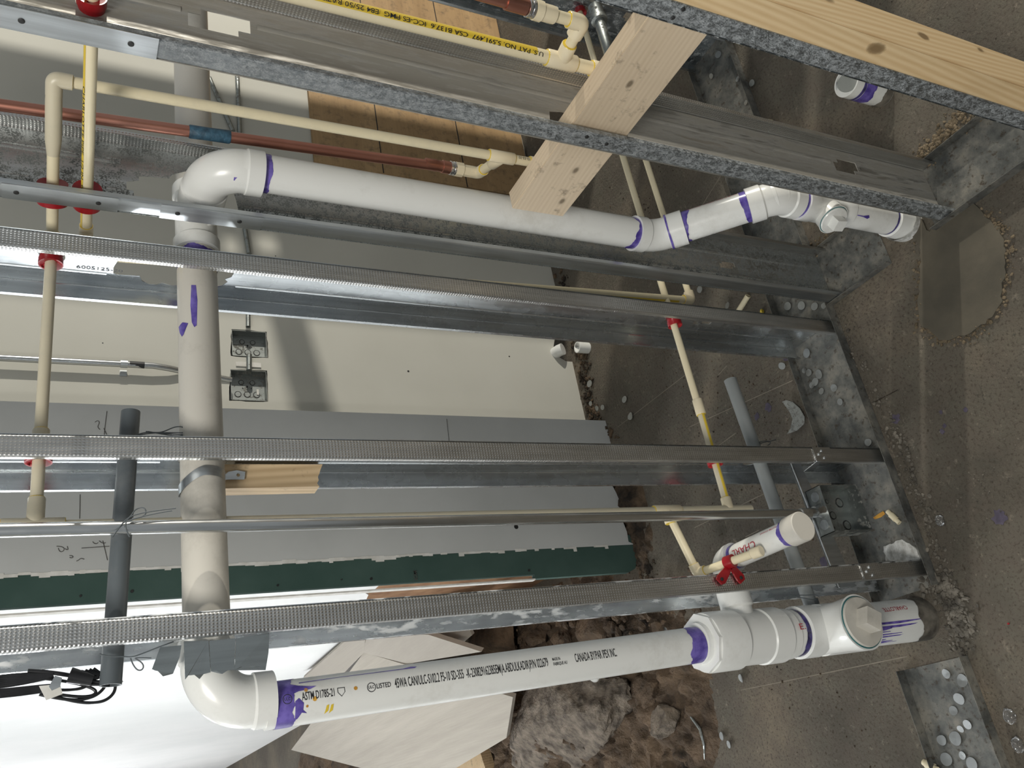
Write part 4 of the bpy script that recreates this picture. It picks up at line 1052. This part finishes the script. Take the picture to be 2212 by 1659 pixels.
wire('tie_wire', [[(215, 1413), (240, 1420), (265, 1416), (285, 1423), (320, 1406), (375, 1386)], [(282, 1422), (290, 1445), (305, 1452), (313, 1438), (300, 1425), (283, 1420), (327, 1422)]], 'tie wire loop at the open end of dark conduit', .045)
wire('tie_wire', [[(1640, 955), (1660, 948), (1672, 957), (1658, 962)], [(1640, 958), (1676, 950)]], 'small tie wire on the low grey conduit above middle stud', .075)
wire('tie_wire', [[(1690, 1290), (1720, 1284), (1745, 1288), (1765, 1282), (1770, 1292)], [(1700, 1284), (1722, 1290), (1760, 1296)]], 'tie wire at the plugged end of the low conduit', .06)

# black cables at the left edge
cb0 = thing('cable_bundle', 'bundle of black cables looping out of the dark conduit', 'cable', tuple(at(150, 1480, y=.09)))
def cable(pts, r=.0021, nm='cable', m='black', y=.09):
    o = wire(nm, [pts], None, y, r, m); o.parent = cb0; o.matrix_parent_inverse = world_of(cb0).inverted(); return o
for i in range(9):
    cable([(-60, 1493 + i * 2.2), (30, 1489 + i * 2.2), (80, 1479 + i * 2.2), (128, 1478 + i * 1.6)], .0011, y=.085)
for i, pp in enumerate(([(-40, 1470), (60, 1462), (130, 1468), (200, 1484), (212, 1497), (190, 1508), (140, 1503), (90, 1494)],
        [(85, 1500), (150, 1515), (190, 1512), (225, 1495), (236, 1462)],
        [(95, 1498), (160, 1517), (205, 1521), (240, 1510), (254, 1485), (245, 1462)],
        [(120, 1490), (160, 1492), (185, 1490), (200, 1470)], [(180, 1478), (230, 1480), (245, 1477)],
        [(60, 1449), (120, 1452), (170, 1462), (215, 1478), (240, 1470), (243, 1460)], [(90, 1450), (150, 1458), (200, 1470), (214, 1462)], [(0, 1462), (60, 1455), (110, 1457)])):
    cable(pp, .0022 if i < 5 else .0028)
for i in range(5): cable([(-60, 1468 + i * 5), (20, 1466 + i * 4), (90, 1460 + i * 2), (115, 1458)], .0042)
for i in range(4): cable([(175 + i * 9, 1450 - i * 2), (200 + i * 6, 1456), (222 + i * 2, 1460)], .0022)
p_ = at(262, 1476, y=.085); o = tube('cable_cap', [at(256, 1470, y=.085), p_], .0035, 'cable_end', cb0, 16)
o = tube('cable_cap', [at(250, 1463, y=.085), at(257, 1471, y=.085)], .0022, 'black', cb0, 16)
a = at(105, 1478, y=.075); lbm = flat('tag', [(0, 0), (.026, .0), (.030, -.014), (.010, -.020)], [], at(84, 1482, y=.075), -Z, X, .0006, 'paper', cb0)
lbm2 = flat('tag', [(0, 0), (.010, .004), (.012, .016), (.003, .020), (-.004, .006)], [], at(112, 1492, y=.074), -Z, X, .0006, 'plate', cb0)
o = tube('cable_splitter', [at(150, 1458, y=.08), at(200, 1470, y=.08)], [.011, .008], 'black', cb0, 12)

# ------------------------------------------------------------------ ELECTRICAL BOXES
def ebox(label, c, ex, ey, out, w_, h_, dep, holes, lip=.0018):
    """open steel box: c centre of its back, ex/ey in the back plane, out towards the opening"""
    t = thing('junction_box', label, 'electrical box', c, 'junction boxes'); c = Vector(c); ex = Vector(ex); ey = Vector(ey); out = Vector(out)
    flat('back', [(-w_, -h_), (w_, -h_), (w_, h_), (-w_, h_)], [], c, ex, ey, .0014, 'box_steel', t)
    for s in (-1, 1):
        for A__, B__, hw in ((ex, ey, (w_, h_)), (ey, ex, (h_, w_))):
            bm = bmesh.new(); p = c + A__ * s * hw[0]
            q_ = [p - B__ * hw[1], p + B__ * hw[1], p + B__ * hw[1] + out * dep, p - B__ * hw[1] + out * dep]
            f = bm.faces.new([bm.verts.new(v) for v in q_]); r_ = bmesh.ops.extrude_face_region(bm, geom=[f])
            for v in r_['geom']:
                if isinstance(v, bmesh.types.BMVert): v.co -= A__ * s * .0014
            bmesh.ops.recalc_face_normals(bm, faces=bm.faces[:]); build('side', bm, 'box_steel', t)
    for (x_, y_, r_) in holes:
        k = c + ex * x_ + ey * y_ + out * .0012
        if r_ > .004:
            bm = ringflat(r_ * .82, r_); 
            for v in bm.verts: v.co = k + ex * v.co.x + ey * v.co.y + out * .0004
            build('knockout', bm, 'hole', t)
            tube('knockout_disc', [k - out * .0005, k + out * .0008], [r_ * .8, r_ * .78], 'box_steel', t, 20)
        else: tube('screw_hole', [k - out * .0005, k + out * .0006], r_, 'hole', t, 12)
    return t
bc = (at(500, 713, y=YC + .02) + at(574, 718, y=YC + .02) + at(500, 770, y=YC + .02) + at(574, 775, y=YC + .02)) / 4
hs = [(-.030, -.012, .011), (.030, -.012, .011), (0, -.012, .011), (.018, .018, .009), (-.018, .018, .009), (0, .008, .0035), (-.014, .004, .002), (.014, .004, .002)]
# openings of the wall boxes: a shallow frame in the plaster
for P, lab in zip(BOXP, ('upper open metal box let into the cream wall', 'lower open metal box let into the cream wall, with paper sticker')):
    c = sum(P, Vector()) / 4; hz = ((P[0].z - P[1].z) + (P[3].z - P[2].z)) / 4; hx = ((P[0].x - P[3].x) + (P[1].x - P[2].x)) / 4
    c.y = YC + .034
    t = ebox(lab, c, Z, X, -Y, hz, hx, .034, [(a_ * hz / .055 * .95, b_ * hx / .036 * .95, r__) for a_, b_, r__ in hs])
    if 'sticker' in lab: flat('sticker', [(0, 0), (.007, 0), (.007, .020), (0, .020)], [], c + Vector((-.018, -.004, -.030)), -Z, X, .0006, 'paper', t)
# white patch between the two boxes, conduit nipple
flat('repair_patch', [(-.040, -.008), (.040, -.007), (.040, .008), (.022, .010), (.0, .009), (-.04, .009)], [], at(537, 788, y=YC - .003), Z, X, .003, 'paper')['kind'] = 'structure'
bpy.data.objects['repair_patch'].name = 'trim_4'
o = tube('pipe_nipple', [at(538, 766, y=YC - .009), at(538, 800, y=YC - .009)], .009, 'box_steel', None, 20); tag(o, 'short metal pipe joining the two wall boxes', 'conduit', 'metal conduits')
# box hung between middle and lowest stud
jb = ebox('open metal junction box on a bar between middle and lowest studs', (-.472, .064, .178), X, Z, -Y, .056, .062, .045,
     [(.026, .034, .012), (-.030, .036, .012), (.026, -.036, .012), (-.030, -.036, .012), (-.005, .0, .010), (.03, .004, .0055), (-.012, .03, .003), (-.035, .01, .003), (.0, .048, .003)])
for xk in (-.438, -.505):
    tube('knockout_disc', [(xk, .042, .2395), (xk, .042, .2408)], [.012, .0115], 'plate', jb, 24)
tube('conduit_connector', [(-.474, .036, .2395), (-.474, .036, .246), (-.476, .034, .256), (-.478, .030, .272)], [.016, .016, .0125, .0125], 'emt', jb, 24)
bar = thing('mounting_bracket', 'metal bracket bar screwed to middle and lowest studs', 'bracket', (-.48, 0, .21))
flat('bar', [(-.345, .224), (-.345, .258), (-.645, .232), (-.645, .180)], [], (0, .066, 0), X, Z, .0015, 'plate', bar)
bm = sweep(bmesh.new(), [(-.345, .060, .262), (-.645, .060, .240)], .004, 10); build('bar_edge', bm, 'emt', bar, auto=.6)
for (xc, z0, z1) in ((X4 + .018, .188, .245), (X5 + .018, .165, .222)):
    pl = flat('end_plate', [(xc - .018, z0), (xc + .018, z0), (xc + .018, z1), (xc - .018, z1)], [], (0, -.0012, 0), X, Z, .0014, 'steel_dots', bar)
    for dx, dz in ((-.009, .028), (.009, .030), (.0, .042)):
        screw(pl, (xc + dx, -.0025, z0 + dz), -Y, .0036, 'screw', 'plate')
bm = bmesh.new()
for v in ((X4 + .001, -.001, .245), (X4 + .001, -.001, .232), (X4 - .012, .03, .232), (X4 - .012, .03, .262)): bm.verts.new(v)
bm.faces.new(bm.verts[:]); r_ = bmesh.ops.extrude_face_region(bm, geom=bm.faces[:])
for v in r_['geom']:
    if isinstance(v, bmesh.types.BMVert): v.co.x -= .0012
build('bar_arm', bm, 'plate', bar)

# ------------------------------------------------------------------ BOARDS AND ROCKS BEHIND
def slab_px(name, px, zs, th_, mat, label, cat, group=None, tri=(0, 1, 2)):
    P = [at(u, v, z=z) for (u, v), z in zip(px, zs)]
    i0, i1, i2 = tri
    n = (P[i1] - P[i0]).cross(P[i2] - P[i0]).normalized(); Q0 = P[i0]
    P = [CAM + (p - CAM) * ((Q0 - CAM).dot(n) / (p - CAM).dot(n)) for p in P]
    if n.z > 0: n = -n
    bm = bmesh.new(); f = bm.faces.new([bm.verts.new(p) for p in P]); r_ = bmesh.ops.extrude_face_region(bm, geom=[f])
    for v in r_['geom']:
        if isinstance(v, bmesh.types.BMVert): v.co += n * th_
    bmesh.ops.recalc_face_normals(bm, faces=bm.faces[:])
    return tag(build(name, bm, mat), label, cat, group)
slab_px('plywood_board', [(786, 1409), (1108, 1506), (1094, 1594), (985, 1659), (860, 1680), (629, 1620)], [.55, .24, .20, .24, .32, .45], .02, 'board', 'large pale plywood board lying behind the left drain', 'board', 'plywood boards', (0, 2, 5))
slab_px('plywood_board', [(789, 1381), (850, 1372), (925, 1371), (1040, 1408), (880, 1434), (786, 1410)], [.60, .52, .45, .34, .46, .575], .02, 'board_dark', 'grey-brown board resting on the large pale board', 'board', 'plywood boards', (0, 3, 5))
slab_px('plywood_board', [(746, 1384), (789, 1381), (786, 1410), (741, 1456), (655, 1465)], [.66, .58, .56, .60, .64], .015, 'board_dark', 'thin brown slab standing in for board shadow on the white wall', 'board', 'plywood boards', (0, 2, 4))  # slab put where the board only casts shade on the white wall
slab_px('plywood_board', [(920, 1368), (1015, 1362), (1020, 1372), (995, 1393)], [.42, .34, .33, .38], .015, 'board_dark', 'small board corner sticking out under lowest stud', 'board', 'plywood boards')
slab_px('wood_offcut', [(905, 1640), (1035, 1618), (1050, 1665), (920, 1700)], [.1, .1, .1, .1], .05, 'scrap', 'short wood offcut at the bottom edge under the pale board', 'wood scrap')
rock('rock', (-.735, 1.66, .05), (.215, .50, .15), 'rock', 4, 'huge grey-brown slab of broken concrete at bottom centre', rotz=.30, sub=6, amp=.35)
rock_px(1437, 1558, .035, (.055, .075, .06), 8, 'rounded grey rock right of the large broken concrete slab')
rock_px(1165, 1375, .09, (.05, .07, .05), 12, 'small tan rock in the soil above the white drain', mat='soil')
rock_px(1070, 1378, .09, (.14, .2, .09), 13, 'dark brown lump of earth just below the lowest stud', mat='soil')
rock_px(1290, 1350, .06, (.09, .12, .06), 14, 'brown earth lump between lowest stud and drain', mat='soil')
rock_px(1400, 1500, .02, (.07, .10, .05), 16, 'brown clod between big slab and rounded rock', mat='soil')
rock_px(1340, 1450, .03, (.06, .12, .05), 17, 'earth clod just below the white drain', mat='soil')
rock_px(1400, 1640, .02, (.10, .10, .035), 18, 'low earthy clod at the bottom edge', mat='soil')
rock_px(1250, 1500 - 35, .1, (.05, .06, .03), 19, 'small flat rock on top of the concrete slab')
tag(crumbs('rubble', [(1380, 1480), (1390, 1560), (1400, 1640), (1480, 1600), (1500, 1480)], 300, .05, .004, .02, 'soil', 18), 'brown rubble around the rounded grey rock', 'rubble')
tag(crumbs('rubble', [(1050, 1400), (1200, 1370), (1350, 1350), (1500, 1330)], 200, .06, .005, .03, 'soil', 19, .07), 'brown rubble in the soil heap below lowest stud', 'rubble')
bm = sweep(bmesh.new(), [at(1490, 1545, z=.02), at(1512, 1575, z=.025), at(1521, 1610, z=.02), at(1522, 1640, z=.01)], [.004, .005, .004, .002], 8)
tag(build('metal_strip', bm, 'box_steel'), 'thin curved grey strip beside the rounded rock', 'scrap')

# ------------------------------------------------------------------ SMALL THINGS ON THE FLOOR AND TRACKS
def disc_mesh(kind):
    bm = bmesh.new(); n = 20; q = random.Random(kind)
    bite = q.uniform(.15, .35) if kind % 2 else 0; b0 = q.uniform(0, 6)
    pr = []
    for i in range(n):
        a = 2 * PI * i / n; r_ = 1 - (bite * max(0, math.cos(a - b0)) ** 3)
        pr.append((r_ * math.cos(a), r_ * math.sin(a)))
    lv = [bm.verts.new((x, y, .10 + .12 * x * x * (kind % 3))) for x, y in pr]; lo = [bm.verts.new((x, y, 0 + .12 * x * x * (kind % 3))) for x, y in pr]
    c1 = bm.verts.new((0, 0, .10)); c0 = bm.verts.new((0, 0, 0))
    for i in range(n):
        j = (i + 1) % n; bm.faces.new((c1, lv[i], lv[j])); bm.faces.new((c0, lo[j], lo[i])); bm.faces.new((lo[i], lo[j], lv[j], lv[i]))
    me = bpy.data.meshes.new('disc'); bm.to_mesh(me); bm.free(); me.materials.append(MT['disc']); return me
DM = [disc_mesh(i) for i in range(5)]
def disc(u, v, r_, k, where, z=.003, tilt=.15):
    o = bpy.data.objects.new('knockout_disc', DM[k % 5]); C.objects.link(o); p = at(u, v, z=z + r_ * tilt * .6)
    o.location = (p.x, p.y, z + r_ * tilt); o.scale = (r_, r_, r_ * .8); q = random.Random(u * 7 + v)
    o.rotation_euler = (q.uniform(-tilt, tilt), q.uniform(-tilt, tilt), q.uniform(0, 6))
    tag(o, where, 'metal disc', 'loose metal discs')
T1 = 'loose round metal knockout lying in the floor track under the middle studs'
T2 = 'loose round metal knockout lying in the short floor track, lower right'
T3 = 'loose metal knockout on the floor behind the framing'
T4 = 'loose metal knockout among the debris at the cream wall foot'
for i, (u, v, r_, tl) in enumerate(((1743, 763, .013, T1), (1770, 808, .013, T1), (1748, 805, .010, T1), (1762, 825, .011, T1), (1802, 838, .010, T1), (1815, 868, .009, T1), (1876, 955, .010, T1), (1738, 800, .008, T1),
      (1702, 662, .013, T1), (1732, 660, .012, T1), (1760, 662, .011, T1), (1780, 660, .009, T1), (1755, 832, .009, T1), (1775, 845, .009, T1))):
    disc(u, v, r_, i, tl)
for i, (u, v, r_) in enumerate(((2045, 1455, .011), (2080, 1470, .014), (2072, 1510, .013), (2060, 1535, .010), (2090, 1565, .010), (2035, 1598, .012), (2066, 1595, .015), (2075, 1575, .008), (2045, 1640, .014), (2100, 1650, .014), (2080, 1632, .009), (2105, 1480, .009))):
    disc(u, v, r_, i + 1, T2)
for i, (u, v, r_) in enumerate(((1572, 660, .011), (1513, 625, .012), (1602, 1465, .012), (1690, 790, .011), (1560, 1590, .012), (1575, 1608, .011), (1440, 1366 - 4, .012), (1315, 1366, .011))):
    disc(u, v, r_, i, T3 if v != 790 else 'bent shiny metal scrap on the floor left of the corner track', .006 if v < 1300 or v > 1400 else .06, .3)
for i, (u, v, r_) in enumerate(((1274, 829, .014), (1350, 863, .013), (1363, 899, .014), (1276, 872, .010), (1290, 882, .010), (1302, 880, .010))):
    disc(u, v, r_, i, T4 if u < 1320 else T3, .012 if u < 1320 else .003, .2)
for i, (u, v, r_) in enumerate(((1552, 118, .011), (1537, 165, .009), (1595, 170, .010), (1625, 180, .011), (1612, 222, .008))):
    disc(u, v, r_, i, 'loose metal knockout near the floor track beyond the wooden block', .004, .3)
o = rock('glue_scrap', at(1646, 674, z=.006), (.012, .008, .006), 'yellow', 3, 'small bright yellow scrap on the floor above the bright stud', 'scrap', sub=2)
o = poly_px('glue_drip', [(1886, 1118), (1898, 1110), (1908, 1104), (1912, 1110), (1904, 1117), (1890, 1122)], 'orange', None, .0035, 0, 0, .001); tag(o, 'yellow dried glue squiggle in the track by the junction box', 'glue')
o = rock('red_scrap', at(2178, 1347, z=.002), (.003, .003, .002), 'red', 5, 'tiny red speck on the floor at the right edge', 'scrap', sub=2)
# clear plastic blobs
def blobs(u, v, r_, lab):
    c = px0(u, v, 0); from mathutils import noise as mn
    bm = bmesh.new(); bmesh.ops.create_icosphere(bm, subdivisions=3, radius=1)
    for vv in bm.verts:
        s = 1 + .25 * mn.noise(vv.co * 1.8 + Vector((u, 0, 0))); vv.co = Vector((vv.co.x * r_ * s, vv.co.y * r_ * .8 * s, vv.co.z * r_ * .55)) + Vector((c.x, c.y, r_ * .5))
    tag(build('clear_plastic_scrap', bm, 'glass', smooth=True), lab, 'plastic scrap')
blobs(2034, 1124, .013, 'clear crumpled plastic blob on the floor beside the track')
blobs(2186, 1546, .016, 'clear plastic blob at the right edge, lower corner')
blobs(2203, 1608, .016, 'clear plastic blob in the bottom right corner')
# sickle-shaped offcut
pts = [(1690, 868), (1697, 864), (1712, 868), (1728, 882), (1738, 900), (1738, 915), (1722, 930), (1700, 938), (1708, 925), (1712, 905), (1706, 890)]
o = poly_px('sheet_offcut', pts, 'disc', None, .012, 0, 0, .0012); tag(o, 'curved sickle-shaped sheet metal offcut on the floor', 'metal scrap')
# pipe rings and ends
def ringpipe(u, v, d, L, r_, lab, mat='cpvc_fit', z=None):
    z = r_ if z is None else z; c = at(u, v, z=z); d = Vector(d).normalized()
    o = hollow('pipe_offcut', c - d * L / 2, c + d * L / 2, r_, r_ * .22, mat, None, 26); tag(o, lab, 'pipe offcut', 'plastic pipe offcuts')
ringpipe(1662, 265, (-.6, -.5, .1), .016, .0098, 'short cream ring of pipe on the floor by the track')
ringpipe(1606, 655, (.35, -.9, 0), .056, .0085, 'stub of cream pipe on the floor above the bright stud', 'cpvc')
ringpipe(1930, 1117, (-.9, -.5, 0), .018, .0075, 'tiny cream pipe offcut lying in the floor track', 'cpvc')
ringpipe(1285, 1463 - 2, (0.2, -.6, .7), .016, .020, 'white pipe ring in the soil under the left drain', 'pvc', .12)
ringpipe(2010, 1655, (-.5, -.9, .2), .02, .010, 'cream pipe end at bottom edge of the photo', 'cpvc')
o = hollow('pipe_stub', (*at(1270, 752, z=.0).xy, 0), (*at(1270, 752, z=.0).xy, .05), .022, .004, 'pvc', None, 30); tag(o, 'white open pipe stub standing at the cream wall foot', 'pipe stub')
p_ = at(1228, 765, z=.02); o = tube('pipe_stub', [(p_.x + .012, YC + .03, .075), (p_.x + .010, YC - .02, .065), (p_.x + .010, YC - .035, .055)], [.024, .024, .024], 'pvc', None, 30); tag(o, 'white pipe end poking through the notch in cream wall', 'pipe stub')
# cup with purple ring
cp = thing('pipe_cap_stub', 'capped white pipe stub with purple ring beyond the speckled stud', 'pipe stub', (.5, -.38, 0))
ca_ = at(1805, 182, z=.075); ca_ = Vector((ca_.x, ca_.y, .0)); base = Vector((at(1905, 200, z=.0).x, at(1905, 200, z=.0).y, 0))
axx = base
hollow('pipe', base + Z * .128, base - Z * .02, .037, .004, 'pvc', cp, 40)
tube('cap', [base + Z * .118, base + Z * .124], [.033, .033], 'jar', cp, 36)
band(cp, base + Z * .094, -Z, .037, .036, .016, 'purple', seed=51)
band(cp, base + Z * .104, -Z, .037, .009, .002, 'purple_dark', seed=52)
band(cp, base + Z * .001, Z, .037, .020, .014, 'gravel', 'cement_smear', seed=53)
# big foam crust on the track near the lowest stud
o = poly_px('plaster_splash', [(1910, 1180), (1950, 1165), (1980, 1185), (1995, 1215), (1960, 1216), (1915, 1212)], 'crust', None, .0045, .006, 3, .005); tag(o, 'rough white plaster splash in the floor track by lowest stud', 'plaster')

# writing on studs and walls
def wall_text(s, p0, ex, ey, length, height, mat, parent, name='marking', off=.0012):
    bm = textmesh(s, height * 1.35); xs = [v.co.x for v in bm.verts]; k = length / (max(xs) - min(xs)); x0 = min(xs)
    ex = Vector(ex).normalized(); ey = Vector(ey); ey = (ey - ex * ey.dot(ex)).normalized(); n = ex.cross(ey)
    for v in bm.verts: v.co = Vector(p0) + ex * ((v.co.x - x0) * k) + ey * v.co.y + n * off
    bmesh.ops.recalc_face_normals(bm, faces=bm.faces[:])
    return build(name, bm, mat, parent)
pw = at(165, 575, x=X3 + FL); wall_text('600S125-20', (X3 + FL, pw.y, pw.z), -Z, Vector((0, -1, 0)), .075, .010, 'ink', s3)
pw = at(1210, 683, x=X3 + FL); wall_text('600S125-20-50KSI', (X3 + FL, pw.y, pw.z), -Z, Vector((0, -1, 0)), .05, .0055, 'ink', s3)
pw = at(896, 1242, y=YG); o = wall_text('MOI', (pw.x + .012, YG - .002, pw.z), -X, -Z, .028, .012, 'pencil', None); o.name = 'trim_5'; o['kind'] = 'structure'
bpy.context.view_layer.update()
gw = bpy.data.objects['wall_grey']
def scribble(strokes):
    o = wire('pencil_writing', strokes, None, YG - .0012, .0008, 'pencil'); o.parent = gw; o.matrix_parent_inverse = world_of(gw).inverted()
scribble([[(231, 888), (229, 905), (226, 925), (225, 942)], [(205, 912), (212, 906), (218, 915), (208, 922), (216, 928)], [(224, 925), (232, 942)]])
scribble([[(122, 1180), (138, 1180), (142, 1190), (128, 1195), (126, 1184)], [(140, 1185), (150, 1192), (145, 1180)], [(150, 1200), (162, 1200), (158, 1208), (150, 1204)], [(165, 1212), (176, 1208), (170, 1204), (182, 1208)], [(176, 1184), (236, 1180)], [(200, 1170), (206, 1178), (212, 1172)], [(214, 1168), (222, 1176), (228, 1172)], [(222, 1168), (232, 1210)]])
scribble([[(965, 905), (967, 925), (970, 952)]])
scribble([[(173, 1068), (172, 1120)]])
# dark nail pops and scuffs
q = random.Random(77)
for (u, v, r_) in ((285, 1277, .004), (174, 1287, .003), (802, 1250, .004), (1143, 1232, .004), (738, 1252, .002), (600, 1264, .003)):
    p_ = at(u, v, y=YG); tube('nail_head', [(p_.x, YG - .0006, p_.z), (p_.x, YG + .002, p_.z)], r_, 'hole', bpy.data.objects['wall_green'], 12)
for (u, v, r_, yy, nm) in ((1046, 1037, .004, YG, 'wall_grey'), (578, 1064, .004, YG, 'wall_grey'), (1115, 1138, .008, YG, 'wall_grey'), (882, 802, .004, YC, 'wall_cream'), (222, 741, .002, YC, 'wall_cream'), (1100, 770, .003, YC, 'wall_cream'), (595, 553, .002, YC, 'wall_cream')):
    p_ = at(u, v, y=yy); tube('nail_hole', [(p_.x, yy - .0006, p_.z), (p_.x, yy + .002, p_.z)], r_, 'hole', bpy.data.objects[nm], 9)
